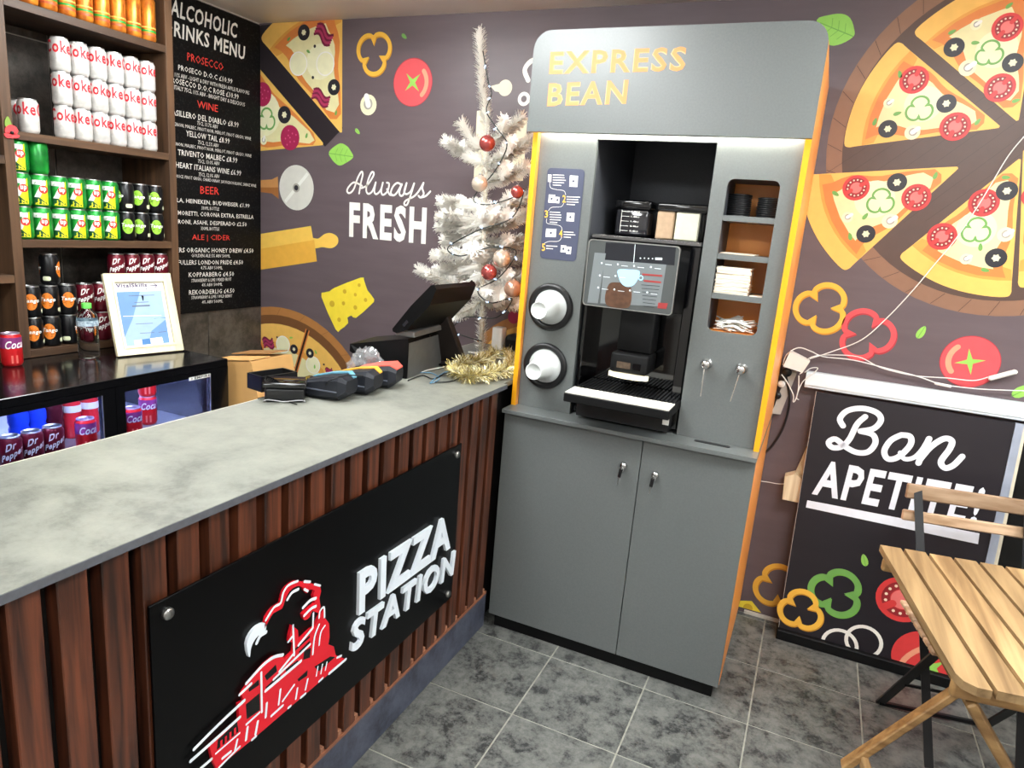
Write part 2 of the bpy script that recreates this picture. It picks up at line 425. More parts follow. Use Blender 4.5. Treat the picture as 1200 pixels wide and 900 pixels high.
def tomslice(d, c, r, L, rot=0):
    q = d.P.px(*c); r = rm(d.P, c, r)
    d.disc(q, r, i_tom, L, 28); d.ring(q, r*0.78, r*0.33, i_tomd, L+1); d.disc(q, r*0.42, i_pink, L+2)
    for k in range(14):
        a = rot+2*math.pi*k/14
        d.disc((q[0]+r*0.62*math.cos(a), q[1]+r*0.62*math.sin(a)), r*0.07, i_seed, L+3, 6)
    for a in (rot+0.4, rot+0.4+math.pi): d.stroke([(q[0]+r*0.4*math.cos(a), q[1]+r*0.4*math.sin(a)), (q[0]+r*0.85*math.cos(a), q[1]+r*0.85*math.sin(a))], r*0.3, i_tom, L+4)
def pepper(d, c, r, wd, M, L, rot=0, lobes=3, Md=None):
    q = d.P.px(*c); r = rm(d.P, c, r); pts = []
    for k in range(60):
        a = 2*math.pi*k/60; w_ = abs(math.sin(lobes*a/2.0))**0.55
        s = r*(0.62+0.38*w_)-r*0.18*max(0, 1-w_*3.2)
        pts.append((q[0]+s*math.cos(a+rot), q[1]+s*math.sin(a+rot)))
    if Md: d.stroke([(p[0]+r*0.035, p[1]-r*0.05) for p in pts], r*wd*1.08, Md, L, True)
    d.stroke(pts, r*wd, M, L+1, True)
def leaflet(d, c, ln, ang, L, M=None):
    q = d.P.px(*c); l = rm(d.P, c, ln); a = R(ang); u = (math.cos(a), math.sin(a)); v = (-u[1], u[0]); pts = []
    for k in range(14):
        t = 2*math.pi*k/14; x = math.cos(t)*l; y = math.sin(t)*l*0.5*(1-0.25*math.cos(t))
        pts.append((q[0]+u[0]*x+v[0]*y, q[1]+u[1]*x+v[1]*y))
    d.fill(pts, M or i_green, L); d.stroke([(q[0]-u[0]*l, q[1]-u[1]*l), (q[0]+u[0]*l, q[1]+u[1]*l)], l*0.09, i_leafd, L+1)
def bigleaf(d, pts, vein, L):
    d.px(pts, i_leaf, L, 3); a = d.P.px(*vein[0]); b = d.P.px(*vein[1]); ln = math.hypot(b[0]-a[0], b[1]-a[1])
    d.stroke([a, b], ln*0.025, i_leafd, L+1)
    u = ((b[0]-a[0])/ln, (b[1]-a[1])/ln)
    for t in (0.25, 0.45, 0.65):
        for sgn in (-1, 1):
            p = (a[0]+u[0]*ln*t, a[1]+u[1]*ln*t)
            d.stroke([p, (p[0]+(u[0]*0.5-sgn*u[1])*ln*0.22, p[1]+(u[1]*0.5+sgn*u[0])*ln*0.22)], ln*0.015, i_leafd, L+1)
def mush(d, c, r, L, ang=60):
    q = d.P.px(*c); r = rm(d.P, c, r); a = R(ang)
    d.disc(q, r, i_cheese2, L, 20); d.ring((q[0]+r*0.1*math.cos(a), q[1]+r*0.1*math.sin(a)), r*0.55, r*0.22, i_mushg, L+1, 18)
    d.stroke([q, (q[0]+r*0.85*math.cos(a), q[1]+r*0.85*math.sin(a))], r*0.6, i_white, L+2)
def onion(d, c, r, L): q = d.P.px(*c); r = rm(d.P, c, r); d.disc(q, r, i_cheese2, L); d.ring(q, r, r*0.1, i_white, L+1)
def bacon(d, a, b, wd, L):
    A = np.array(d.P.px(*a)); B = np.array(d.P.px(*b)); t = B-A; n = np.array([-t[1], t[0]])/np.linalg.norm(t); wd = rm(d.P, a, wd)
    for k, M in ((-2, i_bacond), (-1, i_bacon), (0, i_bacond), (1, i_bacon), (2, i_bacond)):
        d.stroke([A+t*s/8+n*(math.sin(s/8*math.pi*2)*wd*0.35+k*wd*0.28) for s in range(9)], wd*0.3, M, L+(k % 2), caps=False)
def slice_(d, T, A, B, L, f=(0.1, 0.86, 0.2, 0.8), flat=False):
    if not flat: T, A, B = d.P.px(*T), d.P.px(*A), d.P.px(*B)
    T = np.array(T); A = np.array(A); B = np.array(B)
    ra, rb = np.linalg.norm(A-T), np.linalg.norm(B-T); aa = math.atan2(*(A-T)[::-1]); ab = math.atan2(*(B-T)[::-1])
    ab = aa+((ab-aa+math.pi) % (2*math.pi)-math.pi)
    def P_(u, v): r = (ra*(1-v)+rb*v)*u; a = aa*(1-v)+ab*v; return (T[0]+r*math.cos(a), T[1]+r*math.sin(a))
    d.fill(spline([P_(0.02, 0.2), P_(0.045, 0.0)]+[P_(u, 0.0) for u in (0.3, 0.6, 0.9, 0.97)]+[P_(1.0, v) for v in (0.04, 0.2, 0.4, 0.6, 0.8, 0.96)]+[P_(u, 1.0) for u in (0.97, 0.9, 0.6, 0.3, 0.045)]+[P_(0.02, 0.8)], 3, True), i_crust, L)
    d.fill([P_(0.8, 0.012)]+[P_(0.88, v/8) for v in range(0, 9)]+[P_(0.8, 0.988)], i_crust2, L+1)
    o = [P_(f[0]+0.02, 0.5)]+[P_(u, 0.07+0.05*math.sin(u*17)*u) for u in np.linspace(f[0]+0.05, f[1], 12)]+[P_(f[1], v) for v in (0.3, 0.5, 0.7)]+[P_(u, 0.93+0.05*math.sin(u*15)*u) for u in np.linspace(f[1], f[0]+0.05, 12)]
    d.fill(o, i_sauce, L+2)
    o = [P_(f[2]-0.03, 0.5)]+[P_(u, 0.17+0.07*math.sin(u*17+0.5)*u) for u in np.linspace(f[2]+0.02, f[3], 12)]+[P_(f[3], v) for v in (0.3, 0.5, 0.7)]+[P_(u, 0.83+0.07*math.sin(u*15+0.4)*u) for u in np.linspace(f[3], f[2]+0.02, 12)]
    d.fill(o, i_cheese, L+3)
    d.disc(P_(0.55, 0.45), ra*0.13, i_cheese2, L+4)
def circfit(P, pts):
    q = np.array([P.px(*p) for p in pts]); A = np.c_[2*q, np.ones(len(q))]; s = np.linalg.lstsq(A, (q**2).sum(1), rcond=None)[0]
    return (s[0], s[1]), math.sqrt(s[2]+s[0]**2+s[1]**2)
# large pizza on a round board, right of the coffee cabinet
cA = crop(930, 0, 4.444); cB = crop(930, 150, 4.444); cC = crop(300, 15, 8.18); cD = crop(300, 75, 7.5); cE = crop(300, 355, 9.23); cF = crop(400, 25, 7.5); cG = crop(920, 310, 4.286); cH = crop(300, 180, 6.43)
d = Deco(PB, CL)
c0, r0 = circfit(PB, [(1029,45),(995,88),(975,144),(968,180),(967,202),(1011,305),(1074,348),(1118,364),(1200,371)])
d.disc(c0, r0, i_board, 0, 72); d.disc(c0, r0-0.055, i_boardd, 1, 72)
for k in range(40):
    a = 2*math.pi*k/40+0.05; d.stroke([(c0[0]+(r0-0.053)*math.cos(a+0.05), c0[1]+(r0-0.053)*math.sin(a+0.05)), (c0[0]+(r0-0.002)*math.cos(a), c0[1]+(r0-0.002)*math.sin(a))], 0.0016, i_boardl, 2, caps=False)
for k in range(-6, 7):
    d.stroke([(c0[0]+k*0.07-0.3, c0[1]-0.3+abs(k)*0.01), (c0[0]+k*0.07+0.25, c0[1]+0.27-abs(k)*0.01)], 0.0012, i_boardl, 2, caps=False)
slice_(d, cA(1085,665), cA(545,212), cA(262,770), 3)
slice_(d, cA(1170,640), cA(1300,-150), cA(620,170), 3)
slice_(d, cB(870,200), cB(40,245), cB(270,748), 3)
slice_(d, cB(1185,150), cB(545,670), cB(1130,880), 3)
pl_ = lambda r, a: (c0[0]+r*math.cos(R(a)), c0[1]+r*math.sin(R(a)))
e0_ = np.array(PB.px(*cB(1168,880))); a_s = math.degrees(math.atan2(e0_[1]-c0[1], e0_[0]-c0[0]))
for k in range(3):
    a0, a1 = a_s+k*46, a_s+k*46+42; slice_(d, pl_(0.03, (a0+a1)/2), pl_(r0-0.10, a0), pl_(r0-0.10, a1), 3, flat=True)
    for rr_, da, kind in ((0.2, 12, 't'), (0.3, 30, 't'), (0.31, 14, 'o'), (0.17, 30, 'o'), (0.25, 22, 'p')):
        q_ = pl_(rr_, a0+da)
        if kind == 'o': d.disc(q_, 0.026, i_olive, 8); d.disc(q_, 0.009, i_cheese2, 9)
        elif kind == 't': d.disc(q_, 0.036, i_tom, 8); d.ring(q_, 0.028, 0.012, i_tomd, 9); d.disc(q_, 0.015, i_pink, 10)
        else: d.ring(q_, 0.032, 0.006, i_green, 8)
for f_, c, r in ((cA,(490,672),46),(cA,(795,540),48),(cA,(835,248),50),(cA,(1140,328),50),(cB,(376,552),46),(cB,(538,284),48),(cB,(1110,328),50),(cB,(1053,677),50)): olive(d, f_(*c), r/4.444, 8)
for f_, c, r, a in ((cA,(627,417),72,0.9),(cA,(840,660),74,0.9),(cA,(1112,143),74,0.6),(cA,(1073,458),74,0.6),(cB,(325,312),66,0.2),(cB,(638,362),70,0.7),(cB,(990,390),72,1.1),(cB,(772,565),70,0.4)): tomslice(d, f_(*c), r/4.444, 8, a)
for f_, c in ((cA,(655,570)),(cA,(1020,280)),(cB,(453,384)),(cB,(950,535))): pepper(d, f_(*c), 66/4.444, 0.17, i_green, 8, 0.6)
for f_, c, r in ((cA,(495,538),26),(cA,(618,690),38),(cA,(950,130),28),(cA,(905,355),42),(cB,(280,465),28),(cB,(500,485),38),(cB,(897,682),28),(cB,(1102,555),38)): mush(d, f_(*c), r/4.444, 8, 40)
for f_, c, a in ((cA,(553,388),110),(cA,(540,592),20),(cA,(423,635),80),(cA,(958,635),60),(cA,(825,168),30),(cA,(946,224),0),(cA,(1122,30),45),(cA,(1158,525),20),(cB,(218,342),-30),(cB,(373,460),60),(cB,(294,565),110),(cB,(738,248),80),(cB,(972,620),100),(cB,(997,740),-10),(cB,(1105,258),0)): leaflet(d, f_(*c), 20/4.444, a, 8)
d.build('printed_pizza', wall_back)
# slices in the upper left corner
d = Deco(PB, CL)
d.px([(303,30),(322,28),(402,150),(381,172),(303,80)], ink('dark_patch', (44,37,41)), 0)  # plain dark patch between the slices and the corner
slice_(d, cD(758,622), cC(830,-190), cC(40,245), 3)
slice_(d, cD(608,712), cD(-260,-300), cD(-260,792), 3, (0.06,0.93,0.12,0.9))
for f_, c, r in ((cC,(462,190),62*0.9),(cC,(750,715),62*0.9),): olive(d, f_(*c), r*1.4/8.18, 8)
olive(d, cD(253,447), 78/7.5, 8)
for c in ((410,490),(668,490)): onion(d, cC(*c), 118/8.18, 8)
bacon(d, cC(575,160), cC(730,260), 90/8.18, 8); bacon(d, cC(545,780), cC(705,850), 80/8.18, 8)
for c, r in (((302,648),112),((60,268),108)):
    q = PB.px(*cD(*c)); rr = rm(PB, cD(*c), r/7.5); d.disc(q, rr, i_salami, 8)
    for k in range(9): a = k*2.4; d.disc((q[0]+rr*0.2*math.sqrt(k)*1.2*math.cos(a), q[1]+rr*0.2*math.sqrt(k)*1.2*math.sin(a)), rr*0.08, i_salamil, 9, 8)
pepper(d, cD(98,490), 100/7.5, 0.18, i_green, 8, 0.5); mush(d, cD(70,672), 40/7.5, 8, 70)
for f_, c, a in ((cC,(318,252),40),(cC,(506,373),-30),(cD,(448,630),70),(cD,(706,430),70)): leaflet(d, f_(*c), 3.2, a, 8)
for c in ((567,322),(549,622)): d.disc(PB.px(*cC(*c)), 0.008, i_olive, 8, 10)
d.build('printed_pizza', wall_back)
# round pizza at the lower left
d = Deco(PB, CL)
c1, r1 = circfit(PB, [cE(*p) for p in ((100,45),(400,75),(600,170),(850,380),(1000,560),(1110,720))])
d.disc(c1, r1, i_oak, 0, 64); d.disc(c1, r1-0.045, i_oakd, 1, 64)
rr = r1-0.095
for k in range(24):
    a = 2*math.pi*k/24; d.stroke([(c1[0]+(r1-0.043)*math.cos(a+0.04), c1[1]+(r1-0.043)*math.sin(a+0.04)), (c1[0]+(r1-0.002)*math.cos(a), c1[1]+(r1-0.002)*math.sin(a))], 0.0015, i_oakd, 2, caps=False)
d.disc(c1, rr, i_crust, 2, 64); d.disc(c1, rr*0.82, i_crust2, 3, 64); d.disc(c1, rr*0.76, i_cheese, 4, 64)
for a, b in (((562,290),(392,880)), ((40,420),(190,900))):
    A = PB.px(*cE(*a)); B = PB.px(*cE(*b)); d.stroke([A, B], 0.03, i_sauce, 5, caps=False); d.stroke([A, B], 0.014, i_gap, 6, caps=False)
for c in ((415,500),(198,615),(587,543)): olive(d, cE(*c), 52/9.23, 8)
bacon(d, cE(85,445), cE(190,420), 8, 8); bacon(d, cE(290,640), cE(405,730), 8, 8); bacon(d, cE(760,745), cE(830,730), 5, 8)
for c in ((295,450),(620,670)): onion(d, cE(*c), 95/9.23, 5)
for c, a in (((385,375),10),((182,515),60),((243,705),20),((650,530),120),((638,688),90)): leaflet(d, cE(*c), 2.4, a, 8, i_leaf)
for c in ((232,370),(362,580),(738,665),(530,808)): d.disc(PB.px(*cE(*c)), 0.006, i_olive, 8, 10)
d.build('printed_pizza', wall_back)
# another pizza corner low behind the tree
d = Deco(PB, CL)
c2 = PB.px(628, 470)
d.disc(c2, 0.42, i_oak, 0, 48); d.disc(c2, 0.37, i_crust, 1, 48); d.disc(c2, 0.31, i_sauce, 2, 48); d.disc(c2, 0.27, i_cheese, 3, 48)
q = PB.px(602, 372); d.disc(q, 0.03, i_salami, 4)
d.build('printed_pizza', wall_back)
# loose vegetables, utensils and cheese
d = Deco(PB, CL); pepper(d, cF(287,275), 190/7.5, 0.205, i_yel, 0, -0.45, 3, i_yeld); d.build('printed_pepper_ring', wall_back)
d = Deco(PB, CL); pepper(d, cG(182,218), 122/4.286, 0.205, i_yel, 0, 0.1, 3, i_yeld); d.build('printed_pepper_ring', wall_back)
d = Deco(PB, CL); pepper(d, cG(405,352), 124/4.286, 0.205, i_red, 0, 1.1, 3, i_redd); d.build('printed_pepper_ring', wall_back)
cI = crop(870, 630, 4.615)
d = Deco(PB, CL); pepper(d, cI(195,268), 116/4.615, 0.22, i_yel, 0, 0.6, 3, i_yeld); d.build('printed_pepper_ring', wall_back)
d = Deco(PB, CL); d.px([cI(*p) for p in ((-30,340),(50,342),(105,410),(-30,400))], i_chz, 0, 0); d.disc(PB.px(*cI(30,380)), 0.02, i_chzd, 1); d.build('printed_cheese', wall_back)
def tomato(d, c, rv, star, hl):
    q = d.P.px(*c); r = rm(d.P, c, rv); d.disc(q, r*1.02, i_redd, 0, 40); d.disc(q, r*0.99, i_red, 1, 40)
    pts = []
    for k in range(8):
        a = star+math.pi*k/4; s = r*(0.52 if k % 2 == 0 else 0.13); pts.append((q[0]+s*math.cos(a), q[1]+s*math.sin(a)))
    d.fill(pts, i_leaf, 2)
    d.stroke([(q[0]+r*0.72*math.cos(a), q[1]+r*0.72*math.sin(a)) for a in np.linspace(hl-0.75, hl+0.75, 14)], r*0.2, ink('highlight', (240,160,128)), 2, caps=True)
d = Deco(PB, CL); tomato(d, cF(628,537), 212/7.5, 0.75, -0.05); d.build('printed_tomato', wall_back)
d = Deco(PB, CL); tomato(d, cG(928,488), 128/4.286, 0.25, 3.1); d.build('printed_tomato', wall_back)
d = Deco(PB, CL); mush(d, cF(238,735), 92/7.5, 0, 108); d.build('printed_mushroom', wall_back)
d = Deco(PB, CL); d.disc(PB.px(592,103), 0.035, i_mush, 0); d.px([(575,101),(590,97),(592,109),(580,107)], i_mush, 0); d.build('printed_mushroom', wall_back)
d = Deco(PB, CL); leaflet(d, cF(553,132), 34/7.5, -35, 0, i_green); d.build('printed_leaf', wall_back)
d = Deco(PB, CL); leaflet(d, (419,154), 4.5, -40, 0, i_leaf); d.build('printed_leaf', wall_back)
d = Deco(PB, CL); leaflet(d, cG(684,340), 34/4.286, 70, 0, i_leaf); d.build('printed_leaf', wall_back)
d = Deco(PB, CL); leaflet(d, (1199,458), 12, 40, 0, i_leaf); d.build('printed_leaf', wall_back)
d = Deco(PB, CL); bigleaf(d, [cD(*p) for p in ((640,785),(665,745),(740,697),(800,722),(830,760),(855,820),(790,870),(735,893),(690,865),(655,820))], (cD(645,785), cD(850,815)), 0); d.build('printed_leaf', wall_back)
d = Deco(PB, CL); bigleaf(d, [cA(*p) for p in ((120,105),(180,80),(250,72),(295,95),(315,150),(312,190),(250,228),(190,236),(150,190))], (cA(310,190), cA(140,120)), 0); d.build('printed_leaf', wall_back)
d = Deco(PB, CL)
q = PB.px(*cH(305,258)); r = rm(PB, cH(305,258), 172/6.43)
d.px([cH(*p) for p in ((0,200),(36,200),(120,195),(165,172),(168,255),(0,255))], i_wd, 0); d.px([cH(*p) for p in ((0,255),(168,255),(172,342),(120,300),(36,290),(0,290))], i_wdd, 0)
d.disc(q, r*1.01, i_shadow, 1, 40); d.disc(q, r, i_steel, 2, 40); d.stroke([PB.px(*cH(222,362)), PB.px(*cH(392,150))], 0.018, i_steell, 3, caps=False)
d.disc(q, r*0.2, i_mushg, 4); d.disc(q, r*0.12, i_olive, 5); d.build('printed_pizza_cutter', wall_back)
d = Deco(PB, CL)
d.px([cH(*p) for p in ((425,640),(470,640),(520,605),(570,600),(615,630),(615,680),(570,712),(500,705),(440,710))], i_pin, 0, 4)
d.px([cH(*p) for p in ((-10,612),(415,545),(460,812),(-10,882))], i_pin, 1); d.px([cH(*p) for p in ((-10,725),(440,650),(460,812),(-10,882))], i_pin2, 2); d.build('printed_rolling_pin', wall_back)
d = Deco(PB, CL); cJ = crop(300, 300, 3.75)
d.px([cJ(*p) for p in ((288,180),(300,160),(325,155),(345,140),(460,95),(475,105),(490,150),(520,190),(505,215),(440,272),(420,262),(402,272),(405,295),(370,325),(350,322))], i_chz, 1, 2)
for c, r in (((335,210),14),((390,156),10),((385,208),9),((454,128),8),((437,170),8),((482,193),9),((437,226),10),((366,280),10)): d.disc(PB.px(*cJ(*c)), rm(PB, cJ(*c), r/3.75), i_chzd, 2, 14)
d.build('printed_cheese', wall_back)
# lettering: Always FRESH, and the word partly hidden behind the tree
cK = crop(395, 185, 8.185); K = lambda *p: [PB.px(*cK(*q)) for q in p]
d = Deco(PB, CL)
for st in (((240,268),(165,235),(115,275),(96,318),(120,338),(160,300),(200,190),(235,133),(247,160),(230,235),(212,342)),
           ((235,290),(290,262),(345,180),(352,142),(330,142),(298,215),(280,305),(300,345),(340,318),(372,235)),
           ((372,235),(358,320),(378,348),(418,310),(440,238)), ((440,238),(424,320),(442,355),(485,318),(500,250),(478,238)),
           ((480,300),(505,352),(530,352)), ((622,262),(580,240),(540,272),(516,330),(532,360),(570,340),(622,252)), ((622,252),(598,330),(612,364),(640,345),(668,242)),
           ((668,242),(645,320),(665,348),(708,320),(740,245)), ((740,245),(706,360),(672,448),(645,445),(660,410),(740,368),(790,310),(830,240)), ((830,240),(818,290),(832,345),(802,380),(782,364)), ((802,380),(850,366),(895,322))):
    d.stroke(spline(K(*st), 5), 0.0095, i_white, 0)
d.text('FRESH', cK(116,760), cK(850,832), cK(120,420), i_white, 0, 0.04)
d.px([(559,130),(574,128),(572,200),(555,212)], i_mush, 0); d.px([(602,138),(618,140),(613,212),(600,212)], i_mush, 0)
d.stroke(spline([PB.px(*p) for p in ((632,70),(622,72),(615,82),(619,94))], 5), 0.022, i_white, 0); d.ring(PB.px(614,116), 0.03, 0.016, i_white, 0)
d.stroke(spline([PB.px(*p) for p in ((621,118),(630,105),(640,80))], 5), 0.018, i_white, 0)
d.build('printed_lettering', wall_back)

# ================================================================== coffee cabinet
ORD = ('first','second','third','fourth','fifth','sixth','seventh','eighth','ninth','tenth','eleventh','twelfth','thirteenth','fourteenth','fifteenth','sixteenth','seventeenth','eighteenth','nineteenth','twentieth')
XM0, XM1 = -0.877, 0.037; YD, YP, YE, YLIP, YH = -0.698, -0.62, -0.644, -0.723, -0.70
ZD, ZLB, ZL, ZH0, ZH1 = 0.057, 0.9105, 0.926, 1.918, 2.2386
BX0, BX1 = -0.646, -0.243
m_gphite = mat('graphite_laminate', (100,104,103), 0.34, spec=0.8, n=0.10, ns=160, bump=0.03)
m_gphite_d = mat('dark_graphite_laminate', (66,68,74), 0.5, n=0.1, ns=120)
m_orange = mat('orange_melamine', (250,160,72), 0.35, n=0.05, ns=8)
m_yelledge = mat('yellow_edge_band', (238,164,26), 0.35, n=0.04, ns=20)
m_black = mat('black_plastic', (20,20,22), 0.35, n=0.2, ns=40)
m_matblack = mat('matt_black_plastic', (12,12,13), 0.6, n=0.2, ns=40, spec=0.25)
m_chrome = mat('chrome', (225,225,225), 0.12, 1.0, n=0.05)
m_steel = mat('brushed_steel', (180,180,178), 0.3, 1.0, n=0.1, ns=60, stretch=(1,1,20))
m_gloss = mat('gloss_black', (8,8,10), 0.06, n=0.1, coat=0.3)
m_paper = mat('white_paper', (240,238,230), 0.7, n=0.04, ns=30)
m_lit = mat('led_strip_diffuser', (255,252,240), 0.5, emit=90.0)
cab = thing('coffee_cabinet', 'tall grey and orange coffee station cabinet with rounded header sign', 'cabinet', ((XM0+XM1)/2, -0.35, 0))
MB().box(XM0+0.02, XM1-0.02, -0.678, -0.05, 0.0, ZD-0.001, m_matblack).build('plinth', cab)
for x0, x1 in ((XM0, XM0+0.018), (XM1-0.018, XM1)):
    MB().box(x0, x1, -0.679, -0.004, ZD, ZLB-0.0005, m_orange, 0.0008).build('side_panel', cab)
    b = MB(); b.box(x0, x1, YE+0.002, -0.004, ZL+0.0005, 2.20, m_orange, 0.0008); b.build('side_panel', cab)
    MB().box(x0, x1, YE, YE+0.0018, ZL+0.0005, 2.19, m_yelledge).build('edge_band', cab)
def door(x0, x1, lx, lz):
    o = MB().box(x0, x1, YD, YD+0.018, ZD, ZLB-0.004, m_gphite, 0.001).build('door', cab)
    k = MB(); k.lathe([(0,0.016),(0.009,0.016),(0.012,0.012),(0.0125,0.0),(0,0)], m_chrome, (lx, YD-0.0005, lz), (0,-1,0), 18)
    lk = k.build('lock', o)
    b = MB(); b.obox((lx, YD-0.024, lz), (0.003, 0.02, 0.013), m_chrome)
    b.obox((lx-0.003, YD-0.030, lz-0.022), (0.012, 0.005, 0.034), m_black, Matrix.Rotation(R(8), 3, 'Y'), 0.002); b.obox((lx-0.007, YD-0.028, lz-0.052), (0.004, 0.002, 0.028), m_steel, Matrix.Rotation(R(8), 3, 'Y'))
    b.tube([(lx+0.007*math.cos(a), YD-0.028, lz-0.008+0.009*math.sin(a)) for a in np.linspace(0, 6.28, 14)], 0.001, m_steel, 5)
    b.build('key', o)
XG = -0.3404
door(XM0+0.001, XG-0.0015, -0.398, 0.801); door(XG+0.0015, XM1-0.001, -0.283, 0.792)
lip = MB().box(XM0-0.001, XM1+0.001, YLIP, -0.006, ZLB, ZL, m_gphite, 0.0008).build('worktop', cab)
MB().prism(rrect(-0.176, -0.056, -0.660, -0.636, 0.0075), Plane((0,0,ZL), (1,0,0), (0,1,0)), 0.0002, 0.0012, m_black).build('slot_cover', cab)
PM = Plane((0,YP,0), (1,0,0), (0,0,1))
NX0, NX1, NZ0, NZ1 = -0.194, -0.033, 1.306, 1.800
ZPT = 1.995
MB().prism([(XM0+0.0185, ZL+0.0006), (BX0, ZL+0.0006), (BX0, ZPT), (XM0+0.0185, ZPT)], PM, -0.018, 0, m_gphite).build('front_panel', cab)
MB().prism([(BX1, ZL+0.0006), (XM1-0.0185, ZL+0.0006), (XM1-0.0185, ZPT), (BX1, ZPT)], PM, -0.018, 0, m_gphite, [rrect(NX0, NX1, NZ0, NZ1, 0.022)]).build('front_panel', cab)
MB().prism([(BX0+0.0005, ZH0-0.010), (BX1-0.0005, ZH0-0.010), (BX1-0.0005, ZPT), (BX0+0.0005, ZPT)], PM, -0.018, 0, m_gphite).build('top_panel', cab)
# machine bay
b = MB(); b.box(BX0-0.016, BX0, YP+0.0185, -0.12, ZL+0.0006, ZPT, m_gphite_d); b.box(BX1, BX1+0.016, YP+0.0185, -0.12, ZL+0.0006, ZPT, m_gphite_d)
b.box(BX0-0.016, BX1+0.016, -0.119, -0.103, ZL+0.0006, ZPT, m_gphite_d); b.box(BX0, BX1, YP+0.0185, -0.12, ZPT-0.016, ZPT, m_gphite_d); b.build('machine_bay', cab)
MB().box(XM0+0.019, XM1-0.019, -0.03, -0.006, ZL+0.0006, 2.19, m_gphite_d).build('back_panel', cab)
# niche with shelves
yb = YP+0.20; b = MB()
b.box(NX0-0.012, NX0, YP+0.0185, yb, NZ0-0.012, NZ1+0.012, m_gphite_d); b.box(NX1, NX1+0.012, YP+0.0185, yb, NZ0-0.012, NZ1+0.012, m_orange)
b.box(NX0, NX1, YP+0.0185, yb, NZ0-0.012, NZ0, m_orange); b.box(NX0, NX1, YP+0.0185, yb, NZ1, NZ1+0.012, m_gphite_d); b.box(NX0-0.012, NX1+0.012, yb+0.0003, yb+0.012, NZ0-0.012, NZ1+0.012, m_orange); b.build('niche', cab)
SHZ = (1.686, 1.563, 1.433)
for z in SHZ: MB().box(NX0+0.0004, NX1-0.0004, YP+0.003, yb-0.0003, z-0.018, z, m_gphite).build('niche_shelf', cab)
# header
PH = Plane((0,YH,0), (1,0,0), (0,0,1))
MB().prism(rrect(-0.8775, XM1+0.002, ZH0, ZH1, 0.062, 8, (0,1,1,0)), PH, -0.03, 0, m_gphite).build('header', cab)
MB().box(XM0+0.019, XM1-0.019, -0.669, -0.031, 2.02, 2.04, m_gphite_d).build('top_panel', cab)
MB().box(XM0+0.03, XM1-0.03, -0.650, -0.636, 1.940, 1.948, m_lit).build('led_strip', cab)
d = Deco(PH); i_hdr = mat('header_lettering', (226,150,88), 0.5, n=0.05); i_hdr2 = mat('header_lettering_outline', (238,190,138), 0.5, n=0.05)
cL = crop(580, 20, 3.0)
for Lr, M, bd in ((0, i_hdr2, 0.030), (1, i_hdr, 0.014)):
    d.text('EXPRESS', cL(190,202), cL(667,190), cL(196,122), M, Lr, bd); d.text('BEAN', cL(183,314), cL(461,305), cL(190,233), M, Lr, bd)
d.build('lettering', cab)
# instruction plate
b = MB(); b.prism(rrect(-0.82, -0.680, 1.489, 1.807, 0.014), PM, 0.0003, 0.002, mat('navy_plate', (66,70,92), 0.5, n=0.05)); pl = b.build('instruction_plate', cab)
PI = Plane((0,YP-0.002,0), (1,0,0), (0,0,1)); d = Deco(PI, None, 0.0004); cM = crop(600, 180, 6.43)
for s, c in (('1',(283,185)),('2',(392,340)),('3',(258,455)),('4',(367,600)),('5',(237,705))):
    d.text(s, cM(c[0]-13, c[1]+28), cM(c[0]+13, c[1]+29), cM(c[0]-11, c[1]-28), i_yel if s != '1' else i_white, 0, 0.02)
for x, y, n, wd in ((308,160,5,105),(412,325,4,105),(285,440,5,95),(390,590,3,90),(258,695,2,85)):
    for k in range(n): d.stroke([PI.px(*cM(x, y+k*19)), PI.px(*cM(x+wd*(0.6 if k == n-1 else random.uniform(0.8, 1)), y+k*19+4))], 0.0028, i_white, 0, caps=False)
for st in (((285,215),(290,255),(330,270),(390,280),(405,310)), ((390,375),(370,400),(300,405),(275,430)), ((262,490),(265,525),(330,535),(370,550),(378,580)), ((375,630),(350,660),(280,662),(245,675))):
    d.stroke(spline([PI.px(*cM(*p)) for p in st], 4), 0.0014, i_white, 0)
for x0, y0, x1, y1 in ((437,165,498,252),(278,308,326,372),(330,325,360,375),(415,445,472,512),(258,565,335,630),(370,690,410,745),(412,700,448,758)):
    q = [PI.px(*cM(*p)) for p in ((x0,y0),(x1,y0+3),(x1-5,y1),(x0-5,y1-3))]; d.fill(q, i_white, 0)
    g = [((q[0][0]+q[1][0])/2, (q[0][1]+q[2][1])/2)][0]; d.disc(g, 0.0045, MATS['navy_plate'], 1, 10)
d.build('printed_steps', pl)
# cup dispensers
m_cup = mat('paper_cup', (222,226,224), 0.45, n=0.03)
rings = []
for (zc, lab) in ((1.316, 'white paper cup in the upper round dispenser'), (1.094, 'white paper cup in the lower round dispenser')):
    xc_ = -0.7595
    MB().lathe([(0.066,0.0003),(0.086,0.0003),(0.088,0.006),(0.084,0.014),(0.070,0.016),(0.066,0.012),(0.066,0.0003)], m_black, (xc_, YP, zc), (0,-1,0), 36).build('dispenser_ring', cab)
    t = thing('paper_cup', lab, 'cup', (xc_, YP, zc), 'paper cups in the dispensers')
    b = MB(); b.lathe([(0.063,0.001),(0.0645,0.004),(0.063,0.008),(0.046,0.0085),(0.0435,0.03),(0.031,0.115),(0.031,0.118),(0.028,0.118),(0.027,0.113),(0,0.113)], m_cup, (xc_, YP, zc), (0,-1,-0.03), 32); b.build('cup_wall', t)
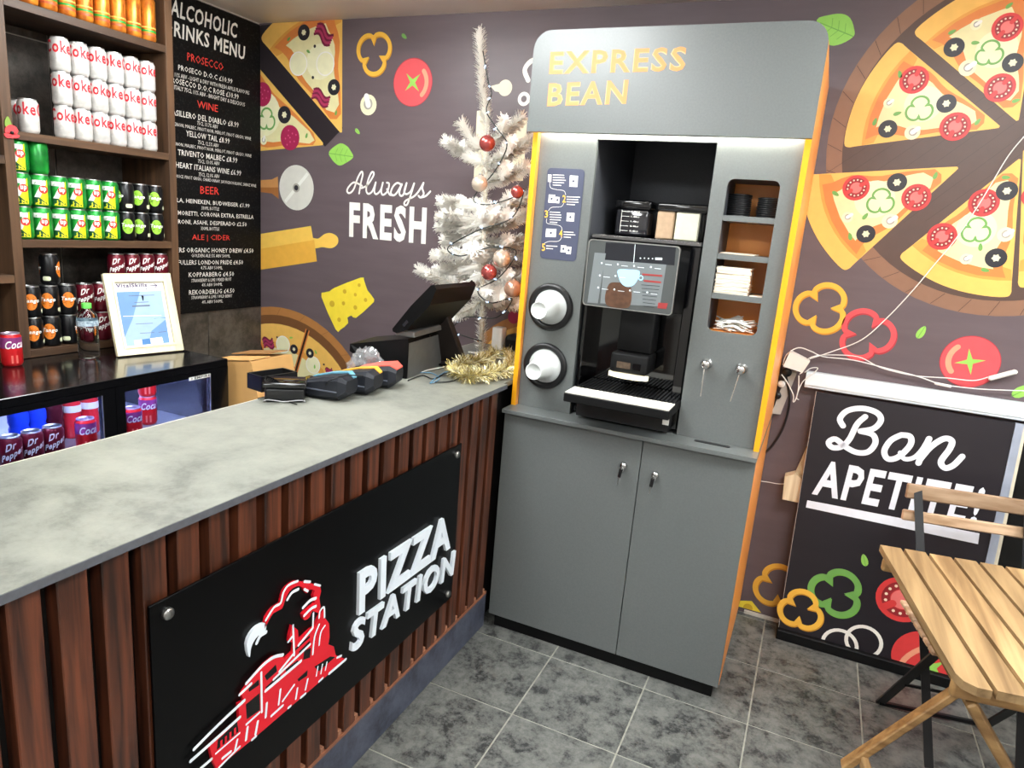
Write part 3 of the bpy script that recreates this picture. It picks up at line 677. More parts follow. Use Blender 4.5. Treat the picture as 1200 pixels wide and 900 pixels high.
# milk taps
for x in (-0.176, -0.062):
    b = MB(); b.lathe([(0.019,0.0004),(0.019,0.003),(0.012,0.006),(0.012,0.016),(0.015,0.019),(0.015,0.034),(0.011,0.038),(0,0.038)], m_chrome, (x, YP, 1.194), (0,-1,0), 20)
    o = b.build('tap_knob', cab); dx = 0.004 if x < -0.1 else -0.012
    MB().cyl((x-0.002, YP-0.027, 1.182), (x+dx-0.004, YP-0.034, 1.085), 0.0028, m_chrome, 8, 0.002).build('tap_lever', o)

# ================================================================== bean-to-cup coffee machine
cm = thing('coffee_machine', 'gloss black bean-to-cup coffee machine with touchscreen in the grey cabinet', 'coffee machine', (-0.445, -0.4, ZL))
X0, X1 = BX0+0.008, BX1-0.006; ZT = 1.592; YB = -0.50; YC = -0.605
m_smoke = mat('smoked_glass', (34,34,38), 0.05, n=0.05, coat=0.4)
MB().box(X0, X1, YB, -0.14, ZL+0.012, ZT, m_gloss, 0.004).build('body', cm)
for x0, x1 in ((X0, X0+0.012), (X1-0.035, X1)): MB().box(x0, x1, YC, YB-0.0005, ZL+0.012, ZT-0.0155, m_gloss, 0.003).build('side_cheek', cm)
MB().box(X0, X1, YC, -0.14, ZT-0.015, ZT, mat('dark_chrome', (120,120,122), 0.12, 0.9, n=0.1), 0.003).build('top_plate', cm)
MB().box(X0+0.013, X1-0.036, -0.545, YB-0.0006, 1.34, ZT-0.0155, m_black, 0.003).build('screen_mount', cm)
b = MB(); b.box(-0.50, -0.375, -0.60, -0.501, 1.19, 1.338, m_matblack, 0.006, 2); sp = b.build('spout_block', cm)
b = MB(); b.box(-0.507, -0.372, -0.64, -0.505, 1.118, 1.188, m_matblack, 0.008, 2); sp2 = b.build('spout', cm)
b = MB(); b.prism([(-0.511,-0.63),(-0.475,-0.648),(-0.44,-0.653),(-0.405,-0.648),(-0.368,-0.63),(-0.368,-0.615),(-0.511,-0.615)], Plane((0,0,1.100), (1,0,0), (0,1,0)), 0, 0.016, mat('spout_lip_glow', (250,240,210), 0.4, emit=0.6)); b.build('spout_lip', sp2)  # chrome lip, no lamp: its shine is put in as pale colour and emission
d = Deco(Plane((0,-0.6402,0), (1,0,0), (0,0,1)), None, 0.0003); d.fill([(-0.482,1.135),(-0.432,1.135),(-0.432,1.158),(-0.482,1.158)], mat('sensor_window', (90,76,64), 0.2, n=0.3, ns=90), 0); d.fill([(-0.424,1.135),(-0.395,1.135),(-0.395,1.158),(-0.424,1.158)], m_gloss, 0); d.build('sensor_window', sp2)
# touchscreen
SX0, SX1, SZ0, SZ1 = -0.597, -0.293, 1.355, 1.573; YS = -0.745
PS = Plane((0,YS,0), (1,0,0), (0,0,1))
b = MB(); b.prism(rrect(SX0, SX1, SZ0, SZ1, 0.012), PS, -0.028, -0.003, m_black); scr = b.build('touchscreen', cm)
m_glassy = mat('screen_glass', (74,78,78), 0.06, n=0.1, ns=4, coat=0.5)
MB().prism(rrect(SX0, SX1, SZ0, SZ1, 0.012), PS, -0.0029, 0, m_glassy).build('screen_glass', scr)
MB().prism(rrect(SX0-0.002, SX1+0.002, SZ0-0.002, SZ1+0.002, 0.013), PS, -0.006, 0.0012, m_steel, [rrect(SX0+0.001, SX1-0.001, SZ0+0.001, SZ1-0.001, 0.011)]).build('screen_bezel', scr)
MB().box(-0.52, -0.37, YS+0.0285, -0.5455, 1.41, 1.52, m_black).build('screen_arm', scr)
e_wh = mat('screen_icon', (226,236,240), 0.4, emit=0.35); e_bl = mat('screen_cup_blue', (150,206,232), 0.4, emit=0.5); e_br = mat('screen_reflected_burger', (92,62,44), 0.4, n=0.4, ns=60); e_dk = mat('screen_dark', (30,32,38), 0.15, n=0.1); e_rd = mat('screen_text_red', (150,52,52), 0.4); e_gr = mat('screen_pale', (116,122,124), 0.2, n=0.05)
d = Deco(PS, None, 0.0005); cN = crop(660, 210, 5.294); N = lambda *p: [PS.px(*cN(*q)) for q in p]
d.fill(N((265,392),(700,420),(690,535),(255,500)), e_dk, 0); d.fill(N((195,455),(265,460),(215,770),(150,765)), e_gr, 0); d.fill(N((255,500),(640,530),(600,790),(230,770)), e_gr, 0)
d.stroke(N((447,405),(437,520)), 0.0016, e_wh, 1, caps=False)
d.fill(spline(N((285,650),(320,640),(400,650),(425,690),(420,770),(390,800),(290,790),(260,760),(265,700)), 3, True), e_br, 1)  # burger menu board mirrored in the glass, painted on as a brown blob
d.fill(spline(N((340,562),(405,560),(472,568),(468,610),(440,655),(400,668),(365,650),(345,610)), 3, True), e_bl, 2)
qq = PS.px(*cN(482,612)); d.ring(qq, 0.0085, 0.003, e_bl, 2)
for x, y in ((240,520),(340,528),(440,538),(545,545),(228,597),(325,600),(218,672),(318,684),(415,690),(522,702)): d.disc(PS.px(*cN(x, y)), 0.0032, e_wh, 3, 10); d.stroke(N((x+22,y+8),(x+62,y+12)), 0.0014, e_wh, 3, caps=False)
for k, (x, y) in enumerate(((480,490),(505,490),(530,492),(555,493))): d.disc(PS.px(*cN(x, y)), 0.0022, e_wh, 3, 8)
d.fill(N((572,486),(615,488),(614,502),(571,500)), e_wh, 3)
for y, x0, x1 in ((590,490,615),(630,500,608)): d.stroke(N((x0,y),(x1,y+10)), 0.006, e_rd, 2, caps=False)
for k in range(7): d.stroke(N((485+k*2,655+k*22),(600-k*6,664+k*22)), 0.0016, e_dk, 2, caps=False)
d.fill(N((590,765),(650,770),(640,805),(585,800)), e_rd, 2)
d.build('screen_image', scr)
# drip tray
TX0, TX1, TY0, TY1, TZ = -0.615, -0.246, -0.80, -0.506, 1.053
MB().box(TX0, TX1, TY0, TY1, 1.018, TZ-0.004, m_matblack, 0.003).build('drip_tray', cm)
tr = MB().box(TX0+0.004, TX1-0.004, TY0+0.003, -0.695, TZ-0.0038, TZ, mat('pale_tray_strip', (226,222,212), 0.4, n=0.12, ns=120)).build('tray_strip', cm)
for k in range(26):
    x = TX0+0.012+k*(TX1-TX0-0.024)/25
    MB().box(x-0.0035, x+0.0035, -0.688, TY1-0.002, TZ-0.0038, TZ+0.001, m_black).build('grille_slat', cm)
for x in (X0+0.03, X1-0.05): MB().cyl((x,-0.57,ZL+0.0002), (x,-0.57,ZL+0.0118), 0.018, m_steel).build('foot', cm)
MB().box(X0+0.03, X1-0.02, -0.66, YB-0.001, ZL+0.013, 1.0175, m_black).build('tray_base', cm)
MB().box(-0.29, -0.268, -0.664, -0.6605, 0.965, 1.005, m_white).build('rating_label', cm)
# containers on top
m_clear = mat('clear_plastic', (235,238,236), 0.05, trans=1.0, ior=1.2, n=0.02)
m_lidb = mat('gloss_black_lid', (14,14,16), 0.12, coat=0.3, n=0.1)
t = thing('bean_hopper', 'smoked black bean hopper with volume scale on top of the coffee machine', 'hopper', (-0.52,-0.40,ZT))
b = MB(); b.box(-0.595, -0.470, -0.475, -0.33, ZT+0.0005, 1.6898, m_smoke, 0.012, 3); b.build('hopper_box', t)
MB().box(-0.600, -0.465, -0.480, -0.325, 1.690, 1.722, m_lidb, 0.008, 2).build('lid', t)
d = Deco(Plane((0,-0.475,0), (1,0,0), (0,0,1)), None, 0.0006)
d.stroke([(-0.572,1.605),(-0.572,1.685)], 0.0016, i_white, 0, caps=False)
for k in range(5):
    d.stroke([(-0.572,1.612+k*0.017),(-0.543,1.612+k*0.017)], 0.0014, i_white, 0, caps=False)
    v, f = fit(('1.8','1.6','1.4','0.9','0.4')[4-k]+'kg', (-0.536,1.6085+k*0.017), (-0.505,1.6085+k*0.017), (-0.536,1.6155+k*0.017), 0.02)
    for q in f: d.tri([[v[q[0]], v[q[i]], v[q[i+1]]] for i in range(1, len(q)-1)], i_white, 0)
d.build('printed_scale', t)
t = thing('powder_container', 'clear two-chamber powder container with black lid on the coffee machine', 'container', (-0.36,-0.40,ZT))
MB().box(-0.447, -0.252, -0.475, -0.31, 1.690, 1.720, m_lidb, 0.008, 2).build('lid', t)
b = MB(); b.box(-0.442, -0.380, -0.470, -0.32, ZT+0.0005, 1.6898, mat('cocoa_powder', (186,158,130), 0.8, n=0.12, ns=60), 0.004); b.build('chamber', t)
b = MB(); b.box(-0.374, -0.290, -0.470, -0.32, ZT+0.0005, 1.6898, mat('milk_powder', (224,222,200), 0.8, n=0.06, ns=60), 0.004); b.build('chamber', t)
b = MB(); b.box(-0.288, -0.257, -0.470, -0.32, ZT+0.0005, 1.6898, m_clear, 0.004); b.build('chamber', t)
# niche contents: lids, stirrers, napkins, sugar sticks
m_lidblk = mat('black_cup_lid', (30,30,32), 0.35, n=0.1)
lid0 = None
for si, (x, n, yy) in enumerate(((-0.160, 11, -0.525), (-0.062, 10, -0.53))):
    for k in range(n):
        lab = 'black cup lid, %s from the bottom of the %s stack in the niche' % (ORD[k], 'taller left' if si == 0 else 'right')
        if lid0 is None:
            lid0 = MB().lathe([(0,0.0),(0.037,0.0),(0.040,0.0015),(0.040,0.0045),(0.037,0.0055),(0.033,0.0062),(0,0.0062)], m_lidblk, (0,0,0), (0,0,1), 20).build('cup_lid'); o = lid0
            tag(o, lab, 'lid', 'stacked black cup lids')
        else: o = dup(lid0, (0,0,0), 0, lab)
        o.location = (x+random.uniform(-0.001, 0.001), yy, SHZ[0]+0.0003+k*0.0066)
m_stick = mat('wooden_stirrer', (216,190,150), 0.6, n=0.15, ns=60)
for k in range(14):
    a = random.uniform(-0.5, 0.5); o = MB().obox((0,0,0), (0.11, 0.005, 0.0014), (m_stick, m_paper)[k % 2], Matrix.Rotation(a*0.4, 3, 'Z')).build('stirrer')
    recenter(o, (0,0,0)); o.location = (-0.135+random.uniform(-0.004, 0.004), -0.598+0.0115*k, SHZ[1]+0.0012+(k % 3)*0.0016)
    tag(o, 'flat drink stirrer lying loose on the second niche shelf', 'stirrer', 'stirrers on the niche shelf')
m_nap = mat('napkin_paper', (238,226,208), 0.8, n=0.04, ns=20)
nap0 = None
for k in range(20):
    if nap0 is None: nap0 = MB().box(-0.055, 0.055, -0.055, 0.055, 0, 0.0042, m_nap, 0.0012).build('napkin'); o = nap0; tag(o, 'x', 'napkin', 'pile of napkins')
    else: o = dup(nap0, (0,0,0), 0)
    o['label'] = 'cream paper napkin, %s from the bottom of the pile in the niche' % ORD[k]
    o.location = (-0.136+random.uniform(-0.002, 0.002), -0.552+random.uniform(-0.002, 0.002), SHZ[2]+0.0003+k*0.0044); o.rotation_euler = (0, 0, random.uniform(-0.04, 0.04))
o = MB().box(-0.074, -0.036, -0.600, -0.50, SHZ[2]+0.0003, SHZ[2]+0.003, m_nap).build('napkin'); recenter(o, (-0.055,-0.55,SHZ[2])); tag(o, 'single loose cream napkin beside the napkin pile', 'napkin')
sug0 = None
for k in range(70):
    if sug0 is None: sug0 = MB().box(-0.034, 0.034, -0.006, 0.006, -0.0018, 0.0018, mat('sugar_stick_paper', (244,242,234), 0.7, n=0.1, ns=40), 0.0012).build('sugar_stick'); o = sug0; tag(o, 'white paper sugar stick in the heap at the niche bottom', 'sugar stick', 'heap of sugar sticks')
    else: o = dup(sug0, (0,0,0), 0)
    lay = k//12
    o.location = (random.uniform(NX0+0.04, NX1-0.04), random.uniform(YP+0.034, YP+0.15), NZ0+0.004+lay*0.006+random.uniform(0, 0.004)); o.rotation_euler = (random.uniform(-0.35, 0.35), random.uniform(-0.3, 0.3) if lay else 0.06, random.uniform(-0.9, 0.9) if k % 3 else random.uniform(0.2, 1.2))

# ================================================================== serving counter
XC, HC, ZSB, ZPL, XPL, XCB = -0.862, 1.0228, 1.0064, 0.1548, -0.892, -1.362
ct = thing('serving_counter', 'long serving counter with stone-look top and dark timber slat front', 'counter', (-1.11, -2.0, 0))
def stone():
    M = slate('grey_stone_worktop', ((98,99,93), (120,121,113), (134,134,125)), 3.6, 0.34, 0.05)
    return M
m_stone = stone(); m_edge = mat('worktop_edge', (92,94,100), 0.5, n=0.15, ns=90)
YN = -3.6
b = MB(); b.prism([(XCB,YN),(XC-0.0012,YN),(XC-0.0012,YLIP-0.002),(XM0-0.002,YLIP-0.002),(XM0-0.002,-0.004),(XCB,-0.004)], Plane((0,0,0),(1,0,0),(0,1,0)), ZSB, HC, m_stone); b.build('worktop', ct)
MB().box(XC-0.0011, XC, YN, YLIP-0.002, ZSB, HC-0.001, m_edge).build('worktop_edge', ct)
MB().box(XCB-0.003, XCB-0.0002, YN, -0.004, ZSB, HC, mat('pale_edge_strip', (220,214,198), 0.5, n=0.05)).build('worktop_edge', ct)
m_slat = wood('stained_timber', (40,19,11), (106,56,34), 'z', 0.38, 9, 0.25)
m_backing = mat('dark_backing_board', (16,11,9), 0.7, n=0.2)
MB().box(XCB+0.02, -0.925, YN+0.02, -0.006, 0.003, ZSB-0.0005, m_backing).build('carcass', ct)
m_plinth = slate('blue_black_plinth', ((50,53,64), (68,72,86), (84,89,104)), 7, 0.5, 0.05)
MB().box(-0.9245, XPL, YN, -0.705, 0.001, ZPL-0.012, m_plinth).build('plinth', ct)
MB().box(-0.9245, XPL+0.002, YN, -0.705, ZPL-0.0115, ZPL, mat('brown_plinth_cap', (150,96,70), 0.5, n=0.2, ns=40)).build('plinth_cap', ct)
s0 = None; y = -2.450+0.0755*15.6
k = 0; SP = 0.0755
for k in range(-15, 23):
    y = -2.4502+SP*k+0.0255
    if y > -0.70 or y < YN+0.03: continue
    if s0 is None: s0 = MB().obox((-1.11,-2.0,0), (0.034, 0.051, ZSB-ZPL-0.002), m_slat, None, 0.002).build('slat', ct); o = s0
    else: o = s0.copy(); COL.objects.link(o); o.parent = ct
    o.location = (-0.9075-(-1.11), y+2.0, (ZSB+ZPL)/2)
for k in range(-15, 23):
    y = -2.4502+SP*k+0.063
    if y > -0.72 or y < YN+0.05: continue
    MB().box(-0.9235, XPL-0.001, y-0.007, y+0.007, ZPL+0.0002, ZPL+0.016, mat('timber_peg', (160,110,84), 0.6, n=0.2)).build('spacer', ct)
# sign board
sg = thing('sign_board', 'black acrylic sign with red train emblem and white lettering on the counter front', 'sign', (-0.88, -1.63, 0.58))
XS = -0.877; PG = Plane((XS,0,0), (0,1,0), (0,0,1)); SY0, SY1, SGZ0, SGZ1 = -2.223, -1.0317, 0.2958, 0.8706
MB().box(XS-0.006, XS, SY0, SY1, SGZ0, SGZ1, mat('black_acrylic', (4,4,5), 0.3, n=0.1, spec=0.2), 0.0008).build('panel', sg)
for yy in (SY0+0.035, SY1-0.035):
    for zz in (SGZ1-0.03, SGZ0+0.03):
        MB().lathe([(0.012,0.0002),(0.012,0.006),(0.010,0.009),(0,0.009)], m_steel, (XS, yy, zz), (1,0,0), 18).build('standoff_bolt', sg)
m_sgw = mat('white_acrylic', (238,246,255), 0.3, n=0.03); m_sgr = mat('red_acrylic', (222,28,44), 0.25, n=0.04)
cO = crop(400, 590, 4.74)
def signtext(word, l, r, t):
    v, f = fit(word, PG.px(*cO(*l)), PG.px(*cO(*r)), PG.px(*cO(*t)), 0.03, 3)
    for isl in islands(v, f):
        b = MB(); solid2d(b, v, isl, PG, 0.0004, 0.010, m_sgw); b.build('letter', sg)
signtext('PIZZA', (82,618), (592,243), (86,382)); signtext('STATION', (38,832), (608,392), (56,660))
# train emblem
cP = crop(200, 660, 3.75); T2 = lambda pts: [PG.px(*cP(*p)) for p in pts]
def emb(name, pts, M, h0, h1, sm=0):
    q = T2(pts); q = spline(q, sm, True) if sm else q; b = MB(); b.prism(q, PG, h0, h1, M); return b.build(name, sg)
emb('emblem_smoke', [(400,285),(408,235),(440,190),(470,172),(480,130),(500,98),(540,74),(575,80),(592,76),(615,88),(640,92),(650,120),(642,150),(648,185),(638,215),(612,205),(600,232),(578,246),(568,220),(600,190),(622,170),(615,140),(622,118),(600,112),(585,128),(565,100),(540,98),(510,120),(490,160),(478,195),(440,215),(418,250)], m_sgr, 0.0004, 0.008, 2)
emb('emblem_smoke', [(332,405),(322,352),(340,305),(370,272),(405,258),(408,280),(400,300),(372,315),(350,345),(340,375),(338,402)], m_sgw, 0.0004, 0.008, 2)
emb('emblem_engine', [(190,898),(172,862),(160,800),(290,690),(286,612),(310,600),(300,572),(330,525),(400,440),(440,408),(480,398),(488,420),(525,385),(532,345),(508,340),(510,315),(522,268),(548,290),(552,335),(605,285),(622,275),(640,235),(665,190),(664,232),(686,262),(688,320),(682,352),(706,362),(715,400),(756,416),(690,478),(380,742)], m_sgr, 0.0004, 0.008)
d = Deco(PG, None, 0.0083, 0.0004); m_sgb = mat('black_acrylic_inlay', (8,8,9), 0.25, n=0.1)
for pts in (((195,770),(280,690),(285,735),(190,815)), ((318,615),(378,565),(380,640),(322,680)), ((405,540),(470,480),(470,500),(408,560)), ((492,462),(548,420),(548,432),(495,475)), ((550,385),(600,335),(600,350),(555,395)),
            ((535,370),(600,312),(600,322),(536,380)), ((330,545),(375,505),(376,530),(332,560)), ((620,450),(690,405),(712,408),(640,470)), ((400,490),(450,440),(455,470),(410,510)), ((545,505),(590,465),(588,490),(550,515)), ((575,380),(605,365),(600,410),(570,420))): d.fill(T2(pts), m_sgb, 0)
W = 0.0085
for pts, wd in ((((90,810),(200,700),(310,598)),1), (((75,862),(180,770),(290,672)),1), (((115,898),(165,855)),0.9), (((200,890),(290,800)),0.7), (((290,572),(340,525)),0.9), (((320,522),(390,445),(440,408),(480,398)),1), (((320,702),(378,650)),0.7),
                (((385,475),(388,648)),0.7), (((405,555),(560,425)),1), (((440,505),(600,352)),0.8), (((465,470),(530,390)),0.8), (((525,268),(530,400)),0.7), (((505,340),(522,318)),0.8), (((550,355),(608,285)),0.9), (((615,215),(612,280)),0.7), (((612,395),(620,320),(640,265)),0.7), (((640,235),(645,205),(662,190),(664,232)),0.7),
                (((640,355),(648,300),(666,270)),0.6), (((685,480),(758,418)),1), (((500,155),(520,125),(548,110)),0.9), (((570,190),(600,160),(625,150)),1), (((575,225),(605,195),(625,185)),0.9), (((575,110),(590,118)),0.8), (((365,345),(380,315),(405,298)),1.1),
                (((410,610),(405,670)),0.8), (((470,550),(462,615)),0.7), (((480,600),(530,530)),0.7), (((590,505),(580,550)),0.7), (((545,545),(538,590)),0.7), (((325,715),(318,770)),0.8), (((370,690),(360,745)),0.8), (((430,665),(480,620)),0.8), (((280,770),(270,815)),0.7), (((560,585),(580,568)),0.8), (((640,515),(656,500)),0.8), (((215,850),(250,822)),0.8), (((345,770),(362,755)),0.8), (((505,630),(515,622)),0.8), (((635,450),(628,490)),0.5), (((655,440),(648,480)),0.5), (((675,430),(668,465)),0.5), (((720,410),(738,402)),0.8), (((185,830),(290,740)),0.5),
                (((405,245),(440,190),(470,170),(482,125),(505,92),(545,74)),0.75), (((575,76),(600,78)),0.8), (((620,88),(645,95)),0.7)):
    d.stroke(spline(T2(pts), 4) if len(pts) > 2 else T2(pts), W*wd, m_sgw, 1)
for k in range(5):
    x = 205+k*20; y = 775-k*18; d.fill(T2(((x,y),(x+9,y-8),(x+9,y+20),(x,y+28))), m_sgr, 1)
d.build('emblem_highlights', sg)

# ================================================================== bottle fridge behind the counter
FX, FY0, FY1, FZ = -2.0, -1.98, -0.966, 0.98
m_frb = mat('fridge_black', (12,12,14), 0.18, n=0.15, coat=0.2)
fr = thing('bottle_fridge', 'black two-door glass-fronted bottle fridge against the tiled wall', 'fridge', (-2.35, -1.47, 0))
b = MB()
b.box(-2.745, FX, FY0, FY1, FZ-0.030, FZ, m_frb, 0.002); b.build('top', fr)
b = MB(); b.box(-2.745, FX, FY0, FY0+0.04, 0.02, FZ-0.0305, m_frb); b.box(-2.745, FX, FY1-0.06, FY1, 0.02, FZ-0.0305, m_frb); b.box(-2.745, -2.70, FY0+0.0405, FY1-0.0605, 0.02, FZ-0.0305, mat('fridge_liner', (150,156,176), 0.4, n=0.1, ns=6)); b.box(-2.699, FX, FY0+0.0405, FY1-0.0605, 0.02, 0.16, m_frb); b.build('body', fr)
m_fshelf = mat('fridge_shelf', (150,154,160), 0.35, 0.6, n=0.1)
for z in (0.42, 0.715): MB().box(-2.69, FX-0.05, FY0+0.042, FY1-0.062, z-0.008, z, m_fshelf).build('shelf', fr)
MB().box(-2.075, -2.045, FY0+0.08, FY1-0.1, FZ-0.040, FZ-0.032, mat('fridge_lamp', (206,220,255), 0.5, emit=70.0)).build('lamp', fr)
MB().box(-2.68, -2.64, FY0+0.08, FY1-0.1, FZ-0.046, FZ-0.036, mat('fridge_rear_lamp', (196,206,255), 0.5, emit=120.0)).build('lamp', fr)
m_fglass = mat('fridge_glass', (205,212,235), 0.03, trans=1.0, ior=1.02, n=0.02, spec=0.6)
m_pane = mat('steel_trim', (170,172,178), 0.3, 0.9, n=0.05)
for y0, y1 in ((-1.95, -1.46), (-1.458, -1.008)):
    o = MB()
    for a0, a1, z0, z1 in ((y0, y0+0.034, 0.17, 0.9496), (y1-0.046, y1, 0.17, 0.9496), (y0+0.034, y1-0.046, 0.17, 0.205), (y0+0.034, y1-0.046, 0.928, 0.9496)): o.box(FX-0.024, FX-0.0005, a0, a1, z0, z1, m_frb)
    o = o.build('door', fr)
    MB().box(FX-0.014, FX-0.010, y0+0.0345, y1-0.0465, 0.2055, 0.9275, m_fglass).build('pane', o)
    MB().box(FX-0.0003, FX+0.002, y1-0.050, y1-0.047, 0.206, 0.93, m_pane).build('trim_strip', o)
PF = Plane((FX,0,0), (0,1,0), (0,0,1))
b = MB(); q = [PF.px(*crop(170,380,7.5)(*p)) for p in ((385,470),(572,432),(572,460),(385,498))]
b.prism(q, PF, 0.0005, 0.0015, m_white); st = b.build('maker_label', fr)
d = Deco(PF, None, 0.0018); cQ = crop(170, 380, 7.5); d.text('EMPIRE', cQ(432,484), cQ(568,456), cQ(432,462), i_olive, 0, 0.04); d.disc(PF.px(*cQ(408,478)), 0.004, i_mushg, 0, 10); d.build('printed_label', st)

# ================================================================== can shelf unit
SX = -2.46; SYR, SYL = -0.797, -1.485
m_shelf = wood('walnut_shelf', (54,37,25), (94,67,45), 'y', 0.5, 6)
m_post = wood('walnut_post', (54,37,25), (94,67,45), 'z', 0.5, 6)
su = thing('shelf_unit', 'dark brown open wall shelving filled with drink cans', 'shelving', (-2.6, -1.3, 0))
MB().box(-2.755, SX, SYR-0.034, SYR, 0.002, 2.50, m_post, 0.001).build('post', su)
MB().box(-2.755, SX, SYL, SYL+0.034, FZ+0.002, 2.50, m_post, 0.001).build('post', su)
SZ = (1.010, 1.409, 1.776, 2.197)
for z in SZ: MB().box(-2.755, SX-0.001, SYL+0.0345, SYR-0.0345, z-0.028, z, m_shelf, 0.001).build('shelf', su)
MB().box(-2.755, SX, -1.97, -1.936, FZ+0.002, 2.50, m_post, 0.001).build('post', su)
for z in (1.0, 1.285, 1.69, 2.1): MB().box(-2.755, SX-0.001, -1.9355, SYL-0.0005, z-0.028, z, m_shelf, 0.001).build('shelf', su)
MB().box(-2.755, SX, -1.97, SYR, 2.5004, 2.514, m_shelf).build('shelf', su)

# ------------------------------------------------------------------ cans
m_alu = mat('aluminium_can', (206,206,208), 0.28, 1.0, n=0.06, ns=30)
def canmat(n, c, c2=None, lo=0.35, hi=0.65, ns=30, metal=0.35): return mat('can_'+n, c, 0.28, metal, n=0.08, ns=ns, c2=c2, lo=lo, hi=hi)
def can(name, label, body, H=0.115, r=0.0325, seg=24, band=None, lidm=None):
    t = thing(name, label, 'can', (0,0,0))
    prof = [(0,0.004),(r*0.7,0.0035),(r*0.8,0.0),(r*0.86,0.001),(r,0.012),(r,H-0.014),(r*0.84,H-0.004)]
    b = MB(); b.lathe(prof, body, n=seg)
    if band:
        for z0, z1, M in band: b.lathe([(r+0.0002,z0),(r+0.0002,z1)], M, n=seg)
    b.build('can_body', t)
    b = MB(); b.lathe([(r*0.84,H-0.004),(r*0.86,H-0.001),(r*0.84,H),(r*0.78,H-0.001),(r*0.76,H-0.005),(0,H-0.005)], lidm or m_alu, n=seg); b.box(-0.004, 0.012, -0.005, 0.005, H-0.0048, H-0.0035, m_alu); b.build('lid', t)
    return t
class Wrap(Deco):
    """print wrapped round a can: x is arc length from the front, y is height"""
    def __init__(s, r): Deco.__init__(s, None, None, 0.0004, 0.00025); s.r = r
    def tri(s, tris, M, lay):
        s.k += 1; rr = s.r+s.h(lay)
        for t in tris:
            poly = [t]
            # split wide faces so that they follow the curve
            for _ in range(3):
                nx = []
                for q in poly:
                    if max(p[0] for p in q)-min(p[0] for p in q) > s.r*0.35 and len(q) == 3:
                        e = max(range(3), key=lambda i: abs(q[i][0]-q[(i+1) % 3][0])); a, b_, c = q[e], q[(e+1) % 3], q[(e+2) % 3]; mid = ((a[0]+b_[0])/2, (a[1]+b_[1])/2)
                        nx += [[a, mid, c], [mid, b_, c]]
                    else: nx.append(q)
                poly = nx
            for q in poly:
                ar = sum(q[i][0]*q[(i+1) % len(q)][1]-q[(i+1) % len(q)][0]*q[i][1] for i in range(len(q)))
                if abs(ar) < 1e-10: continue
                if ar < 0: q = q[::-1]
                s.mb.add([(rr*math.cos(p[0]/s.r), rr*math.sin(p[0]/s.r), p[1]) for p in q], [list(range(len(q)))], M)
    def word(s, body, x0, x1, y0, y1, M, lay=0, bold=0.0, slant=0.0, rise=0.0):
        v, f = fit(body, (x0, y0), (x1, y0+rise), (x0+slant, y1), bold, 3)
        s.tri([[v[q[0]], v[q[i]], v[q[i+1]]] for q in f for i in range(1, len(q)-1)], M, lay)
rC = 0.0325
p_red = ink('can_red', (200,30,44)); p_blk = ink('can_black', (16,16,18)); p_wh = ink('can_white', (244,244,240)); p_yel = ink('can_lime', (226,222,20)); p_grn = ink('can_green', (30,150,52)); p_lime = ink('can_lime_fruit', (150,206,60)); p_org = ink('can_orange_fruit', (226,124,36)); p_cream = ink('can_badge', (222,226,190))
# silver cola
diet = can('drink_can', 'x', canmat('silver', (226,224,220), (196,194,190), metal=0.35, ns=40), lidm=m_alu)
for x_ in (-0.046, 0.056): wv = Wrap(rC); wv.word('Coke', x_, x_+0.096, 0.060, 0.102, p_red, 0, 0.028); wv.build('printed_label', diet)
# green lemon-lime
lime = can('drink_can', 'x', canmat('green', (34,160,58), (18,104,40), ns=18), lidm=m_alu)
wv = Wrap(rC)
wv.fill([(-0.02,0.008),(0.022,0.008),(0.022,0.098),(-0.006,0.06)], p_yel, 0); wv.fill([(-0.024,0.010),(0.020,0.010),(-0.006,0.034),(-0.024,0.034)], ink('can_dark_green', (14,78,40)), 1)
wv.fill([(-0.026,0.078),(-0.026,0.094),(0.016,0.094),(0.016,0.080),(-0.004,0.034),(-0.022,0.034),(0.0,0.078)], p_wh, 2)
wv.disc((0.008,0.062), 0.0145, ink('can_up_red', (214,48,34)), 3, 18); wv.word('up', -0.001, 0.017, 0.053, 0.070, p_wh, 4, 0.03)
wv.build('printed_label', lime)
def tango(col, blob):
    t = can('drink_can', 'x', canmat('black_'+col, (20,20,22)), lidm=m_alu)
    for ph in (0.0, 0.102):
        wv = Wrap(rC); wv.disc((ph, 0.058), 0.021, blob, 0, 18, 0.030); wv.word('Tango', ph-0.026, ph+0.026, 0.052, 0.070, p_wh, 1, 0.03, 0.003); wv.build('printed_label', t)
        wv = Wrap(rC); wv.fill(rrect(ph+0.035, ph+0.062, 0.016, 0.032, 0.006), p_cream, 0); wv.build('printed_badge', t)
    return t
apple = tango('apple', p_lime); orange = tango('orange', p_org)
pepper_can = can('drink_can', 'x', canmat('maroon', (112,20,36), (78,12,26), ns=14), lidm=m_alu)
wv = Wrap(rC); wv.word('Dr', -0.012, 0.016, 0.070, 0.094, p_wh, 0, 0.03, 0.004, 0.012); wv.build('printed_label', pepper_can); wv = Wrap(rC); wv.word('Pepper', -0.026, 0.038, 0.030, 0.058, p_wh, 0, 0.03, 0.004, 0.030)
wv.build('printed_label', pepper_can)
cherry = can('drink_can', 'x', canmat('cola_red', (206,30,36)), lidm=canmat('mauve_lid', (206,186,212), metal=0.8), band=((0.064, 0.102, canmat('cola_mauve', (150,66,132))),))
for x_ in (-0.024, 0.078): wv = Wrap(rC); wv.word('Coca', x_, x_+0.058, 0.062, 0.090, p_wh, 0, 0.02, 0.006, 0.004); wv.build('printed_label', cherry)
for x in (-0.006, 0.008): wv = Wrap(rC); wv.fill([(x,0.012),(x+0.006,0.012),(x+0.006,0.04),(x,0.04)], canmat('cola_pink', (240,120,110)), 0); wv.build('printed_bar', cherry)
